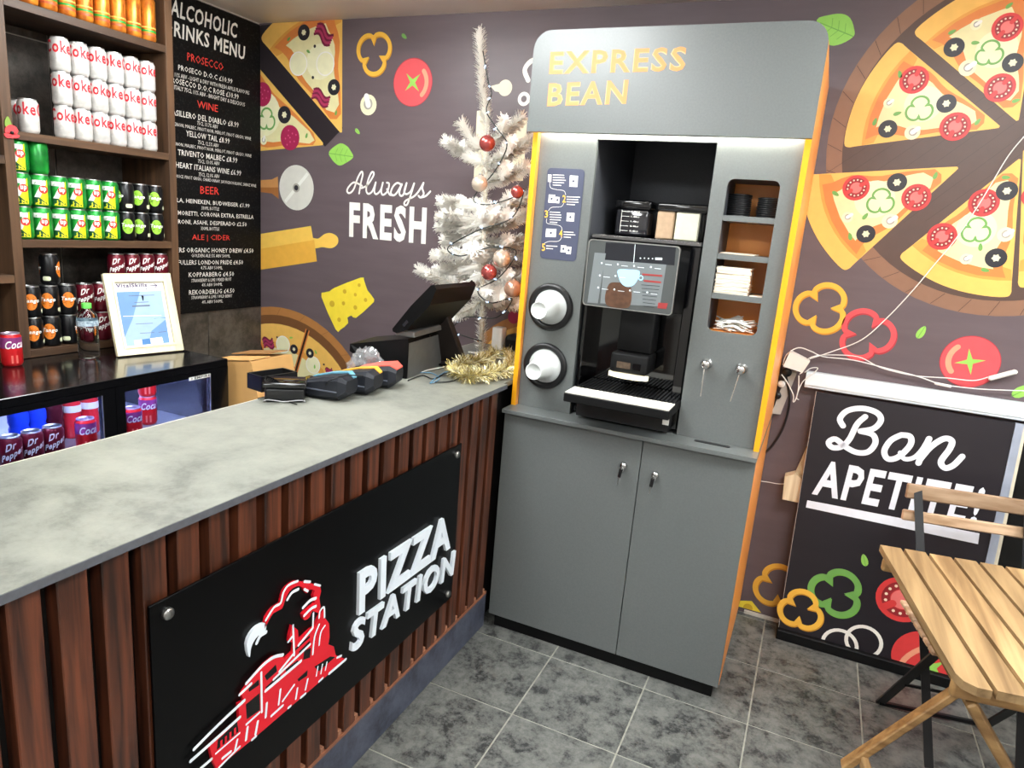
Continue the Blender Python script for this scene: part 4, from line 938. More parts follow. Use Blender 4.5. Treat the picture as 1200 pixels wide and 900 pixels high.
tall = can('drink_can', 'x', canmat('gold_orange', (236,150,50), (170,84,30), ns=26, metal=0.5), H=0.168, r=0.029, lidm=m_alu, band=((0.022,0.030,ink('can_rust',(186,84,44))),(0.036,0.043,p_grn),(0.050,0.055,ink('can_amber',(246,190,90)))))
USED = set()
def put(proto, loc, rz, label, group):
    if proto.name not in USED:
        USED.add(proto.name); o = proto; o.location = tuple(float(q) for q in loc); o.rotation_euler = (0,0,rz); o['label'] = label
    else: o = dup(proto, loc, rz, label)
    o['group'] = group; return o
XCAN = SX-0.042; rv = -0.75    # cans face the room: front towards the camera side
def face(): return rv+random.uniform(-0.6, 0.6)
H = 0.1154
for r_, nm in ((0, 'bottom'), (1, 'middle'), (2, 'top')):
    for k in range(6):
        put(diet, (XCAN, -0.893-0.0705*(5-k)-0.0, SZ[2]+0.0004+r_*H), rv-0.3+random.uniform(-0.35, 0.35), 'silver cola can in the %s row, %s from the left of its six-wide stack' % (nm, ORD[k]), 'silver cola cans')
put(diet, (XCAN, -1.372, SZ[2]+0.0004), rv-0.6, 'silver cola can standing apart at the left end of its shelf', 'silver cola cans')
put(diet, (XCAN-0.09, -1.352, SZ[2]+0.0004), rv+1.2, 'silver cola can set back in the gap beside the stack', 'silver cola cans')
for r_, nm in ((0, 'bottom'), (1, 'middle')):
    for k in range(6): put(lime, (XCAN, -1.418+0.0675*k, SZ[1]+0.0004+r_*H), rv+0.2+random.uniform(-0.12, 0.12), 'green lemon-lime can in the %s row, %s from the left' % (nm, ORD[k]), 'green lemon-lime cans')
    for k in range(3): put(apple, (XCAN, -1.012+0.0685*k, SZ[1]+0.0004+r_*H), (rv+random.uniform(-0.3, 0.3)) if (r_, k) != (1, 0) else rv+2.2, 'black can with green apple print in the %s row, %s from the left' % ('upper' if r_ else 'lower', ORD[k]), 'black apple cans')
put(lime, (XCAN, -1.418, SZ[1]+0.0004+2*H), rv+0.2, 'green lemon-lime can on top of the stack by the left post', 'green lemon-lime cans')
put(lime, (XCAN, -1.35, SZ[1]+0.0004+2*H), rv+2.4, 'green lemon-lime can on top of the stack turned to its plain back', 'green lemon-lime cans')
put(lime, (XCAN-0.069, -1.3495, SZ[1]+0.0004), rv+0.2, 'green lemon-lime can of the second file, at the bottom', 'green lemon-lime cans'); put(lime, (XCAN-0.069, -1.3495, SZ[1]+0.0004+H), rv+0.2, 'green lemon-lime can of the second file, in the middle', 'green lemon-lime cans')
put(lime, (XCAN-0.069, -1.3495, SZ[1]+0.0004+2*H), rv+0.3, 'green lemon-lime can half hidden behind the top of the stack', 'green lemon-lime cans')
for r_, nm in ((0, 'bottom'), (1, 'middle')):
    for k in range(3): put(orange, (XCAN, -1.412+0.0675*k, SZ[0]+0.0004+r_*H), rv+(0.2, -0.05, 1.5 if r_ == 0 else 0.3)[k], 'black can with orange print in the %s row, %s from the left' % (nm, ORD[k]), 'black orange cans')
put(orange, (XCAN-0.01, -1.33, SZ[0]+0.0004+2*H), rv+1.5, 'black can with orange print alone on top of the pyramid', 'black orange cans')
for r_, nm in ((0, 'bottom'), (1, 'middle')):
    for k in range(2): put(pepper_can, (XCAN, -1.206+0.0675*k, SZ[0]+0.0004+r_*H), rv+0.1, 'maroon soda can in the %s row, %s after the orange ones' % (nm, ORD[k]), 'maroon soda cans')
for r_, nm in ((0, 'bottom'), (1, 'middle'), (2, 'top')):
    for k in range(4): put(pepper_can, (XCAN, -1.066+0.069*k, SZ[0]+0.0004+r_*H), rv+0.1+random.uniform(-0.1, 0.1), 'maroon soda can in the %s row behind the picture frame, %s from the left' % (nm, ORD[k]), 'maroon soda cans')
for k in range(9): put(tall, (XCAN, -0.878-0.0665*k, SZ[3]+0.0004), face(), 'tall slim orange can on the top shelf, %s from the right' % ORD[k], 'tall orange cans')
pc = at(12, 430, z=FZ); put(cherry, (pc[0]-0.02, pc[1]+0.02, FZ+0.0004), rv+0.35, 'red and mauve cola can standing on the fridge top', 'red and mauve cola cans')
# drinks inside the fridge
ZI = 0.7154
m_bblue = mat('blue_bottle', (30,60,190), 0.15, n=0.2, ns=20); m_bred = mat('red_bottle', (200,40,50), 0.15, n=0.2, ns=20); m_bdark = mat('dark_bottle', (70,20,30), 0.12, n=0.2, ns=20)
for k, (u, v, kind, lab) in enumerate(((0,500,'p','maroon soda can in the fridge at its left edge'), (24,500,'p','maroon soda can second from the left in the fridge'), (48,500,'p','maroon soda can third from the left in the fridge, lettering forward'), (106,480,'c','red and mauve cola can at the right of the left fridge door'), (153,475,'c','red and mauve cola can behind the right fridge door, leftmost'), (176,475,'c','red and mauve cola can behind the right fridge door, beside the empty shelf'))):
    p = (0, (-1.75, -1.683, -1.615, -1.5, -1.385, -1.318)[k], 0); put(pepper_can if kind == 'p' else cherry, (-2.10-0.002*k, p[1], ZI), rv+0.2, lab, 'maroon soda cans' if kind == 'p' else 'red and mauve cola cans')
p = at(174, 445, x=-2.2); put(cherry, (-2.21, p[1], ZI), rv, 'red and mauve cola can in the second file of the fridge', 'red and mauve cola cans')
put(cherry, (-2.21, p[1], ZI+H), rv, 'red and mauve cola can stacked on another inside the fridge', 'red and mauve cola cans')
b0 = {}
for k, (u, M, lab) in enumerate(((24, m_bblue, 'blue plastic bottle in the fridge, left of the pair'), (45, m_bblue, 'blue plastic bottle in the fridge, right of the pair'), (66, m_bdark, 'dark red bottle in the fridge beside the blue ones'), (87, m_bred, 'red bottle with white label in the fridge'), (108, m_bred, 'broad red bottle in the fridge behind the cola can'))):
    p = at(u, 470, x=-2.25); t = thing('drink_bottle', lab, 'bottle', (-2.27, p[1], ZI), 'bottles in the fridge')
    MB().lathe([(0,0),(0.028,0),(0.031,0.006),(0.031,0.075),(0.028,0.085),(0.031,0.095),(0.031,0.125),(0.014,0.165),(0.013,0.18),(0,0.18)], M, (-2.27, p[1], ZI), n=18).build('bottle_body', t)
    MB().lathe([(0.0316,0.085+0.012),(0.0316,0.122)], p_wh if k > 2 else M, (-2.27, p[1], ZI), n=18).build('label_band', t)
    MB().lathe([(0.0145,0.1802),(0.0145,0.196),(0,0.196)], M, (-2.27, p[1], ZI), n=14).build('cap', t)
# water bottle
p = at(105, 421, z=FZ); wb = thing('water_bottle', 'clear water bottle with green cap on the fridge top', 'bottle', (p[0], p[1], FZ))
pb = (p[0], p[1], FZ+0.0004); rB = 0.036; prof = [(0,0.004),(rB*0.7,0.0),(rB*0.95,0.006)]
for k in range(12): z = 0.012+k*0.0095; prof += [(rB, z), (rB*0.94, z+0.0047)]
prof += [(rB,0.128),(rB,0.150),(rB*0.98,0.158),(rB*0.8,0.175),(0.016,0.190),(0.014,0.196),(0.014,0.200),(0,0.200)]
MB().lathe(prof, mat('clear_bottle', (226,236,240), 0.04, trans=1.0, ior=1.25, n=0.03), pb, n=24).build('bottle_body', wb)
MB().lathe([(0.0165,0.1935),(0.0165,0.210),(0.015,0.212),(0,0.212)], mat('green_cap', (96,206,80), 0.4, n=0.06), pb, n=20).build('cap', wb)
MB().lathe([(rB+0.0004,0.129),(rB+0.0004,0.149)], mat('pale_bottle_label', (196,214,224), 0.5, n=0.2, ns=90, c2=(110,130,150)), pb, n=24).build('label_band', wb)
# certificate frame
fa = np.array(at(137, 418, z=FZ+0.003)); fb = np.array(at(214, 410.5, z=FZ+0.003)); U_ = (fb-fa)/np.linalg.norm(fb-fa); Wf = np.linalg.norm(fb-fa)
back = np.cross((0,0,1), U_); V_ = np.array([0,0,1.0])*math.cos(R(17))+back*math.sin(R(17))
PC = Plane(fa, U_, V_); Hf = 0.5*(PC.px(116,321)[1]+PC.px(195,321)[1])
fo = thing('certificate_frame', 'cream wooden frame with a blue and white certificate leaning on the cans', 'picture frame', (fa+fb)/2)
m_cream = wood('cream_painted_wood', (222,208,170), (240,228,196), 'z', 0.45, 5)
for (x0, x1, y0, y1) in ((0, 0.034, 0, Hf), (Wf-0.034, Wf, 0, Hf), (0.034, Wf-0.034, 0, 0.034), (0.034, Wf-0.034, Hf-0.034, Hf)):
    b = MB(); b.prism([(x0,y0),(x1,y0),(x1,y1),(x0,y1)], PC, -0.006, 0.012, m_cream); o = b.build('frame_rail', fo)
b = MB(); b.prism(rrect(0.026, Wf-0.026, 0.026, Hf-0.026, 0.001), PC, 0.0122, 0.016, m_cream, [rrect(0.034, Wf-0.034, 0.034, Hf-0.034, 0.001)]); b.build('frame_rail', fo)
b = MB(); b.prism([(0.034,0.034),(Wf-0.034,0.034),(Wf-0.034,Hf-0.034),(0.034,Hf-0.034)], PC, -0.004, 0.004, m_paper); pp = b.build('certificate', fo)
d = Deco(PC, (0.036, Wf-0.036, 0.036, Hf-0.036), 0.0044); cR = crop(100, 280, 6.0); q = lambda *p: [PC.px(*cR(*s)) for s in p]
i_cb = ink('certificate_blue', (104,142,192)); i_cb2 = ink('certificate_pale_blue', (152,178,212)); i_pur = ink('certificate_purple', (70,52,104)); i_gr = ink('certificate_grey', (96,104,120))
d.fill(q((212,375),(530,365),(590,735),(290,762)), i_cb2, 0); d.fill(q((212,375),(380,370),(330,560),(270,700)), i_cb, 1); d.fill(q((480,560),(560,550),(590,735),(440,748)), i_cb, 1)
d.fill(q((400,580),(520,555),(570,560),(330,755),(292,760)), i_cb2, 2)
d.text('VitalSkills', cR(212,345), cR(430,338), cR(208,318), i_pur, 3, 0.02); d.text('.co.uk', cR(350,366), cR(438,360), cR(349,350), i_gr, 3, 0.01)
d.stroke(q((448,332),(498,328)), 0.003, i_pur, 3); d.stroke(q((480,318),(500,328),(484,345)), 0.003, i_pur, 3)
for x0, y0, x1 in ((300,402,480),(340,450,440),(325,475,450),(262,545,530),(350,600,470),(510,658,565),(380,665,480)): d.stroke(q((x0,y0),(x1,y0-6)), 0.0022 if y0 != 475 else 0.005, i_gr if y0 != 545 else i_white, 3, caps=False)
d.fill(q((338,715),(535,690),(545,730),(345,750)), i_white, 3); d.fill(q((392,708),(450,700),(458,738),(398,745)), ink('certificate_badge', (70,120,176)), 4)
d.build('printed_text', pp)
b = MB(); lx = fa+U_*Wf*0.5+V_*Hf*0.75+PC.N*(-0.008); b.bar(lx, (lx[0]+PC.N[0]*(-0.05)-0.0, lx[1]+PC.N[1]*(-0.05), FZ+0.003), 0.05, 0.003, m_black, (0,1,0)); b.build('easel_strut', fo)
# paper poppy on the shelf edge
p = at(12, 150, x=SX+0.004); pop = thing('paper_poppy', 'red paper poppy with green leaf pinned to the shelf post', 'poppy', (SX+0.003, p[1], p[2]))
m_pop = mat('poppy_paper', (214,62,66), 0.6, n=0.1)
PP = Plane((SX+0.0025,0,0), (0,1,0), (0,0,1)); cS = crop(0, 90, 9.0)
for pts in (((45,580),(60,525),(110,505),(165,530),(185,580),(150,610),(90,600)), ((38,600),(90,590),(150,600),(200,620),(180,645),(110,648),(60,640))):
    b = MB(); b.prism(spline([PP.px(*cS(*s)) for s in pts], 3, True), PP, 0.0002, 0.004, m_pop); b.build('petal', pop)
b = MB(); b.prism(spline([PP.px(*cS(*s)) for s in ((45,470),(75,415),(110,480),(125,530),(60,530))], 3, True), PP, 0.0002, 0.003, mat('poppy_leaf', (120,150,60), 0.6, n=0.1)); b.build('leaf', pop)
b = MB(); b.sphere(PP.to3(PP.px(*cS(118,588)), 0.005), 0.006, m_black, 10); b.build('poppy_centre', pop)

# ================================================================== drinks menu on the left wall
XMN = XL+0.0005; PN = Plane((XMN,0,0), (0,1,0), (0,0,1)); MY0, MY1, MZ0, MZ1 = -0.70, -0.006, 1.032, 2.505
m_menu = mat('menu_chalkboard_print', (8,8,9), 0.6, n=0.0, c2=(36,35,34), ns=110, lo=0.30, hi=0.46, detail=8, spec=0.2)
mn = thing('drinks_menu', 'black alcoholic drinks menu poster on the tiled wall', 'menu', (XMN, -0.35, MZ0))
MB().box(XMN, XMN+0.004, MY0, MY1, MZ0, MZ1, m_menu).build('board', mn)
PN = Plane((XMN+0.004,0,0), (0,1,0), (0,0,1)); d = Deco(PN, (MY0+0.004, MY1-0.004, MZ0, MZ1-0.004), 0.0004)
i_mw = mat('menu_white_print', (236,232,224), 0.6, n=0.06, ns=40); i_mr = mat('menu_red_print', (222,62,52), 0.6, n=0.06, ns=40)
c1_ = crop(200, 0, 10.0); c2_ = crop(200, 85, 10.0); c3_ = crop(200, 170, 9.0); c4_ = crop(200, 260, 8.18)
d.text('ALCOHOLIC', c1_(-5,175), c1_(770,452), c1_(10,-20), i_mw, 0, 0.02)
d.text('DRINKS MENU', c1_(-85,385), c1_(865,705), c1_(-80,200), i_mw, 0, 0.02)
for f_, s, l, r, h, M, bd in ((c1_,'PROSECCO',(195,708),(615,832),95,i_mr,0),(c1_,'PROSECO D.O.C £10.99',(88,820),(722,985),65,i_mw,0.01),(c2_,'75CL 11% ABV - LIGHT & DRY WITH FRESH APPLE FLAVOURS',(-60,20),(920,262),50,i_mw,0),
    (c2_,'PROSECCO D.O.C ROSE £10.99',(-20,110),(795,318),70,i_mw,0.01),(c2_,'ITALY 75CL 11% ABV - BRIGHT DRY & DELICIOUS',(40,195),(868,400),50,i_mw,0),(c2_,'WINE',(310,410),(552,465),85,i_mr,0),
    (c2_,'CASILLERO DEL DIABLO £8.99',(-30,490),(795,648),72,i_mw,0.01),(c2_,'75CL 13.7% ABV',(310,612),(552,660),45,i_mw,0),(c2_,'SAUVIGNON, MALBEC, PINOT NOIR, MERLOT, PINOT GRIGIO, WINE',(-60,610),(940,800),48,i_mw,0),
    (c2_,'YELLOW TAIL £8.99',(180,745),(690,838),70,i_mw,0.01),(c2_,'75CL 12.5% ABV',(320,838),(562,880),45,i_mw,0),(c3_,'SAUVIGNON, MALBEC, PINOT NOIR, MERLOT, PINOT GRIGIO, WINE',(-60,-8),(850,135),42,i_mw,0),
    (c3_,'TRIVENTO MALBEC £8.99',(75,105),(702,190),62,i_mw,0.01),(c3_,'75CL 13.0% ABV',(288,188),(515,215),40,i_mw,0),(c3_,'I HEART ITALIANS WINE £6.99',(20,232),(742,325),62,i_mw,0.01),(c3_,'75CL 12.0% ABV',(295,328),(515,350),40,i_mw,0),
    (c3_,'CHOICE: PINOT GRIGIO, CHARDONNAY, SAUVIGNON BLANC, SHIRAZ WINE',(30,345),(900,450),40,i_mw,0),(c3_,'BEER',(312,512),(510,525),80,i_mr,0),(c3_,'STELLA, HEINEKEN, BUDWEISER £1.99',(-60,600),(830,668),55,i_mw,0.01),(c3_,'330ML BOTTLE',(325,680),(510,692),36,i_mw,0),
    (c3_,'MORETTI, CORONA EXTRA, ESTRELLA',(75,745),(872,788),55,i_mw,0.01),(c3_,'PERONI, ASAHI, DESPERADO £2.50',(20,835),(800,865),55,i_mw,0.01),(c4_,'330ML BOTTLE',(290,78),(465,84),32,i_mw,0),
    (c4_,'ALE | CIDER',(205,188),(568,192),68,i_mr,0),(c4_,'FULLERS ORGANIC HONEY DREW £4.50',(-60,292),(792,298),48,i_mw,0.01),(c4_,'GOLDEN ALE 5% ABV 500ML',(200,338),(570,342),32,i_mw,0),(c4_,'FULLERS LONDON PRIDE £4.50',(70,412),(692,408),46,i_mw,0.01),(c4_,'4.7% ABV 500ML',(288,456),(496,455),32,i_mw,0),
    (c4_,'KOPPARBERG £4.50',(172,530),(606,520),46,i_mw,0.01),(c4_,'STRAWBERRY & LIME / MIXED FRUIT',(198,580),(580,565),32,i_mw,0),(c4_,'4% ABV 500ML',(298,620),(496,612),30,i_mw,0),(c4_,'REKORDERLIG £4.50',(175,700),(610,680),46,i_mw,0.01),(c4_,'STRAWBERRY & LIME / WILD BERRY',(198,742),(588,722),30,i_mw,0),(c4_,'4% ABV 500ML',(300,785),(500,772),30,i_mw,0)):
    d.text(s, f_(*l), f_(*r), f_(l[0], l[1]-h), M, 0, bd, 1)
d.build('printed_lettering', mn)

# ================================================================== things on the far end of the counter
ZK = HC+0.0004
def on(u, v): p = at(u, v, z=HC); return p
def hullbox(mb, sec0, sec1, M):
    """loft between two outlines of the same length"""
    n = len(sec0); mb.add(list(sec0)+list(sec1), [[i, (i+1) % n, n+(i+1) % n, n+i] for i in range(n)]+[list(range(n))[::-1], list(range(n, 2*n))], M)
m_dgrey = mat('dark_grey_plastic', (34,36,42), 0.45, n=0.1, ns=60, spec=0.3)
m_slate2 = mat('slate_grey_plastic', (92,96,108), 0.45, n=0.1, ns=60)
def card_reader(c, rz, top, label, s=1.0, full=False):
    t = thing('card_reader', label, 'card reader', (c[0], c[1], HC), 'card payment terminals')
    Rm = Matrix.Rotation(rz, 3, 'Z'); L = 0.070*s; Wd = 0.044*s
    def sec(x, k, z0, z1, zb): # rounded outline across, x along the body
        return [Vector((c[0], c[1], ZK))+Rm @ Vector((x, y*Wd*k, z*s)) for y, z in ((-0.7, z0), (0.7, z0), (1.0, z0+0.012), (1.0, zb), (0.8, z1), (-0.8, z1), (-1.0, zb), (-1.0, z0+0.012))]
    b = MB(); ss = [sec(-L, 0.8, 0.006, 0.036, 0.030), sec(-L*0.8, 0.98, 0.0, 0.046, 0.040), sec(0, 1.0, 0.0, 0.062, 0.052), sec(L*0.72, 1.0, 0.004, 0.070, 0.058), sec(L, 0.72, 0.020, 0.058, 0.050)]
    for i in range(4): hullbox(b, ss[i], ss[i+1], m_dgrey)
    b.build('body', t, True)
    b = MB(); tt = [[p+Vector((0,0,0.001)) for p in (q[4], q[5])] for q in ss]
    for i in range(1, 4):
        a0, a1 = tt[i]; b0_, b1 = tt[i+1]
        if not full: a1 = a0.lerp(a1, 0.34); b1 = b0_.lerp(b1, 0.34)
        vs_ = [a0, a1, b1, b0_]; b.add(vs_+[p+Vector((0,0,0.004)) for p in vs_], [[0,1,2,3],[7,6,5,4],[0,4,5,1],[1,5,6,2],[2,6,7,3],[3,7,4,0]], top)
    b.build('coloured_cover', t, True)
    b = MB()
    q0 = tt[0][0].lerp(tt[1][0], 0.3); q1 = tt[0][1].lerp(tt[1][1], 0.3); 
    b.obox((tt[0][0]+tt[1][1])/2+Vector((0,0,0.003)), (0.026*s, 0.05*s, 0.003), m_gloss, Rm); b.build('keypad', t)
    b = MB(); m0 = (ss[0][7]+ss[0][2])/2; b.obox(Vector((c[0], c[1], ZK))+Rm @ Vector((0.004, -Wd-0.0012, 0.028*s)), (L*1.3, 0.002, 0.004), m_slate2, Rm); b.build('seam_strip', t)
    return t
card_reader((-1.226, -1.295), R(8), mat('teal_cover', (96,150,170), 0.4, n=0.1), 'grey card reader with pale blue cover beside the black printer', 1.15)
card_reader((-1.208, -1.182), R(10), mat('amber_cover', (226,168,60), 0.4, n=0.1), 'grey card reader with amber cover between the blue and red ones', 1.15)
card_reader((-1.205, -1.066), R(14), mat('coral_cover', (222,96,84), 0.4, n=0.1), 'grey card reader with coral red cover nearest the till', 1.15, True)
# small black receipt printer / charger
p = on(345, 470); t = thing('receipt_printer', 'small black receipt printer at the back edge of the counter', 'printer', (p[0]-0.02, p[1]+0.03, HC))
Rm = Matrix.Rotation(R(38), 3, 'Z'); cc = Vector((p[0]-0.035, p[1]+0.0, ZK))
MB().obox(cc+Vector((0,0,0.022)), (0.115, 0.085, 0.044), m_black, Rm, 0.008, 2).build('body', t)
MB().obox(cc+Vector((0,0,0.053)), (0.128, 0.10, 0.016), m_gloss, Rm, 0.006, 2).build('lid', t)
MB().tube([cc+Rm @ Vector((0.06*math.cos(a), -0.046+0.004*math.sin(3*a), 0.004+0.004*abs(math.sin(2*a)))) for a in np.linspace(3.1, 0.0, 12)], 0.0018, mat('grey_cable', (150,150,152), 0.5, n=0.05), 6).build('cable', t)
# black tray at the counter's rear edge
q0 = on(302, 462); t = thing('cable_tray', 'shallow black plastic tray behind the receipt printer', 'tray', (q0[0]+0.05, q0[1]+0.1, HC))
b = MB(); e0 = np.array(on(316, 463)); e1 = np.array(on(356, 456)); dd = (e1-e0)/np.linalg.norm(e1-e0); nn = np.array([-dd[1], dd[0], 0]); e0 = e0+nn*0.04; e1 = e1+nn*0.04
for a0, a1 in ((e0, e1), (e0+nn*0.07, e1+nn*0.07), (e0, e0+nn*0.07), (e1, e1+nn*0.07)): b.bar(a0+[0,0,0.026], a1+[0,0,0.026], 0.05, 0.006, m_black, (0,0,1)) if False else b.obox((a0+a1)/2+[0,0,0.026], (np.linalg.norm(a1-a0)+0.006, 0.006, 0.05), m_black, Matrix.Rotation(math.atan2(*(a1-a0)[:2][::-1]), 3, 'Z'))
b.build('rim', t); MB().obox((e0+e1)/2+nn*0.035+[0,0,0.003], (np.linalg.norm(e1-e0), 0.07, 0.004), m_black, Matrix.Rotation(math.atan2(dd[1], dd[0]), 3, 'Z')).build('base', t)
# cardboard box on a low cabinet behind the counter
lc = thing('under_counter_cabinet', 'low black cabinet beside the fridge under the cardboard box', 'cabinet', (-1.95, -0.7, 0))
MB().box(-2.20, -1.76, -0.93, -0.42, 0.0, 0.74, m_matblack, 0.004).build('body', lc)
m_card = mat('cardboard', (206,158,96), 0.7, n=0.08, ns=12); m_cardd = mat('cardboard_edge', (150,108,62), 0.8, n=0.1)
cb = thing('cardboard_box', 'brown cardboard box with folded flaps beside the fridge', 'box', (-1.95, -0.78, 0.74))
yf = -0.90; g1 = at(268, 436, y=yf); g2 = at(294, 424, y=yf); g3 = at(304, 466, y=yf)
PX_ = Plane((0,yf,0), (1,0,0), (0,0,1))
b = MB(); zt_ = g2[2]; xr_ = g2[0]; b.prism([(xr_-0.24, 0.7405), (g3[0]+0.012, 0.7405), (xr_, zt_), (xr_-0.24, zt_-0.035)], PX_, -0.24, 0, m_card); b.build('carton', cb)
b = MB(); b.prism([(xr_-0.235, zt_-0.03), (xr_-0.01, zt_+0.003), (xr_-0.012, zt_+0.006), (xr_-0.235, zt_-0.027)], PX_, -0.12, 0.0, m_card); b.build('flap', cb)
b = MB(); b.prism([(xr_-0.235, zt_-0.02), (xr_-0.02, zt_+0.012), (xr_-0.022, zt_+0.015), (xr_-0.235, zt_-0.017)], PX_, -0.24, -0.125, m_cardd); b.build('flap', cb)
# till: printer base, tilted monitor, neck
till = thing('till_terminal', 'black point-of-sale till with tilted monitor seen from behind', 'till', (-1.25, -0.8, HC))
m_till = mat('till_black', (7,7,8), 0.45, n=0.15, ns=30, spec=0.2); m_tgrey = mat('till_grey_metal', (118,118,116), 0.35, 0.6, n=0.1, ns=30)
b = MB(); b.add([(-1.36,-0.965,ZK),(-1.182,-0.915,ZK),(-1.182,-0.915,1.172),(-1.40,-0.965,1.128),(-1.40,-0.965,1.10),(-1.36,-0.965,1.085)], [[0,1,2,3,4,5]], m_till)
v0 = list(b.v); off = (-0.03, 0.20, 0.0)
b.add(v0+[(x+off[0], y+off[1], z) for x, y, z in v0], [[6,11,10,9,8,7]]+[[i, (i+1) % 6, 6+(i+1) % 6, 6+i][::-1] for i in range(6)], m_till); b.build('printer_housing', till, True)
b = MB(); b.add([(-1.18,-0.912,ZK),(-1.21,-0.62,ZK),(-1.21,-0.62,1.155),(-1.18,-0.912,1.155)], [[0,1,2,3]], m_tgrey); b.box(-1.1815, -1.1805, -0.912, -0.62, ZK, ZK+0.001, m_tgrey)
b.build('side_plate', till)
MB().obox((-1.215,-0.765,1.187), (0.075, 0.30, 0.022), m_tgrey, Matrix.Rotation(R(6), 3, 'Z'), 0.003).build('top_plate', till)
ma = np.array(at(459, 387, y=-0.93)); mb_ = np.array(at(507, 332, y=-0.93)); md = (mb_-ma)/np.linalg.norm(mb_-ma); mnm = np.array([md[2], 0, -md[0]])
b = MB(); PT = Plane(ma, md, mnm); ln = np.linalg.norm(mb_-ma)
PT.N = np.array([0, 1.0, 0])
b.prism([(0,0.006),(0.006,-0.002),(ln*0.5,-0.006),(ln-0.01,0.0),(ln,0.008),(ln-0.004,0.024),(ln*0.75,0.045),(ln*0.2,0.042),(0.008,0.022)], PT, 0.0, 0.30, m_till); b.build('monitor', till, True)
b = MB(); b.prism([(0.002,0.0045),(ln-0.004,0.0045),(ln-0.004,-0.004),(0.002,-0.004)], PT, 0.30, 0.303, m_gloss); b.build('monitor_bezel', till, True)
b = MB(); b.obox(PT.to3((ln*0.25, 0.022), -0.0008), (0.026, 0.001, 0.010), m_dgrey, Matrix.Rotation(-math.atan2(md[2], md[0]), 3, 'Y')); b.build('port_panel', till)
n0 = np.array(at(512, 383, y=-0.72)); n1 = np.array(at(533, 416, y=-0.60))
b = MB(); b.bar(n0+[-0.03,0.04,0.04], (n1[0]-0.01, -0.60, ZK+0.03), 0.11, 0.030, mat('till_neck', (38,31,28), 0.4, n=0.1, spec=0.3), (0,1,0), 0.004); b.build('neck', till)
MB().box(-1.33, -1.12, -0.64, -0.50, ZK, ZK+0.012, m_till, 0.004).build('base_plate', till)
# crumpled clear bag
p = on(434, 440); bag = bmesh.new(); bmesh.ops.create_icosphere(bag, subdivisions=4, radius=1.0); rnd = random.Random(3)
bc = np.array([p[0]+0.015, p[1]-0.05, HC+0.055])
for v in bag.verts:
    n_ = v.co.copy(); k = 1+0.16*math.sin(n_.x*7+n_.y*3)*math.cos(n_.z*8+n_.x*4)+0.10*math.sin(n_.y*15+n_.z*9)+rnd.uniform(-0.035, 0.035)
    v.co = Vector((n_.x*0.062*k, n_.y*0.05*k, n_.z*0.075*k))
    if v.co.z < -0.036: v.co.z = -0.036
bm_me = bpy.data.meshes.new('plastic_bag'); bag.to_mesh(bm_me); bag.free()
m_bag = mat('clear_film', (210,212,214), 0.08, n=0.3, ns=60, alpha=0.24, coat=1.0, spec=1.0); bm_me.materials.append(m_bag)
bo = bpy.data.objects.new('plastic_bag', bm_me); COL.objects.link(bo); bo.location = (float(bc[0]), float(bc[1]), HC+0.0368); tag(bo, 'crumpled clear plastic bag in front of the till', 'plastic bag')
# power units behind the tree
o = MB().box(-1.145, -1.095, -0.30, -0.25, ZK, ZK+0.135, m_white, 0.006, 2).build('power_adapter'); recenter(o, (-1.12,-0.275,HC)); tag(o, 'white power adapter standing behind the Christmas tree trunk', 'adapter')
t = thing('black_speaker', 'small black box with rounded top behind the tree', 'box', (-1.02,-0.24,HC))
MB().box(-1.085, -0.945, -0.30, -0.18, ZK, ZK+0.11, m_black, 0.02, 3).build('case', t)
MB().box(-1.07, -0.96, -0.3025, -0.3005, ZK+0.02, ZK+0.09, m_matblack).build('front_mesh', t)
# cables on the counter
m_cblk = mat('black_cable', (18,18,20), 0.5, n=0.1); m_cwht = mat('white_cable', (232,232,228), 0.45, n=0.05)
def cable(name, pts, r, M, label, group=None, n=6):
    o = MB().tube(spline([tuple(float(q) for q in p) for p in pts], n), r, M, 6).build(name); recenter(o, pts[0]); tag(o, label, 'cable', group); return o
zc_ = HC+0.0045
def cp(*uv, z=None): return [at(u, v, z=(z or zc_)) for u, v in uv]
cable('power_cable', cp((478,446),(495,440),(508,444),(522,438),(540,441),(528,447),(510,448)), 0.0022, m_cblk, 'thin black cable looped on the counter before the till')
cable('data_cable', cp((480,441),(500,434),(520,430),(534,425),(545,428)), 0.002, m_cwht, 'white cable running from the till towards the tree')
cable('data_cable', cp((484,437),(505,437),(515,444),(504,449),(515,440),(530,432)), 0.002, mat('blue_cable', (96,140,170), 0.45, n=0.05), 'pale blue cable tangled between till and tinsel')
cable('power_cable', cp((510,420),(525,424),(532,432),(550,422),(560,428)), 0.003, m_cblk, 'thick black cable behind the till base')
cable('power_cable', list(cp((376,458),(382,450),(400,446),(420,447),(436,440)))[0:1]+[np.array(at(385,447,z=HC+0.07)), np.array(at(405,440,z=HC+0.085)), np.array(at(430,441,z=HC+0.06)), np.array(on(447,443))], 0.002, m_cblk, 'black cable arching over the card readers')
cable('power_cable', cp((302,467),(318,464),(330,468),(348,474)), 0.0018, m_cblk, 'thin black cable from the box to the receipt printer')
b = MB(); b.bar(np.array(on(487,436))+[0,0,0.03], np.array(on(503,431))+[0,0,0.028], 0.012, 0.012, mat('blue_plug', (40,90,190), 0.4, n=0.1)); o = b.build('network_plug'); recenter(o, on(495,434)); tag(o, 'blue network plug at the till side', 'plug')
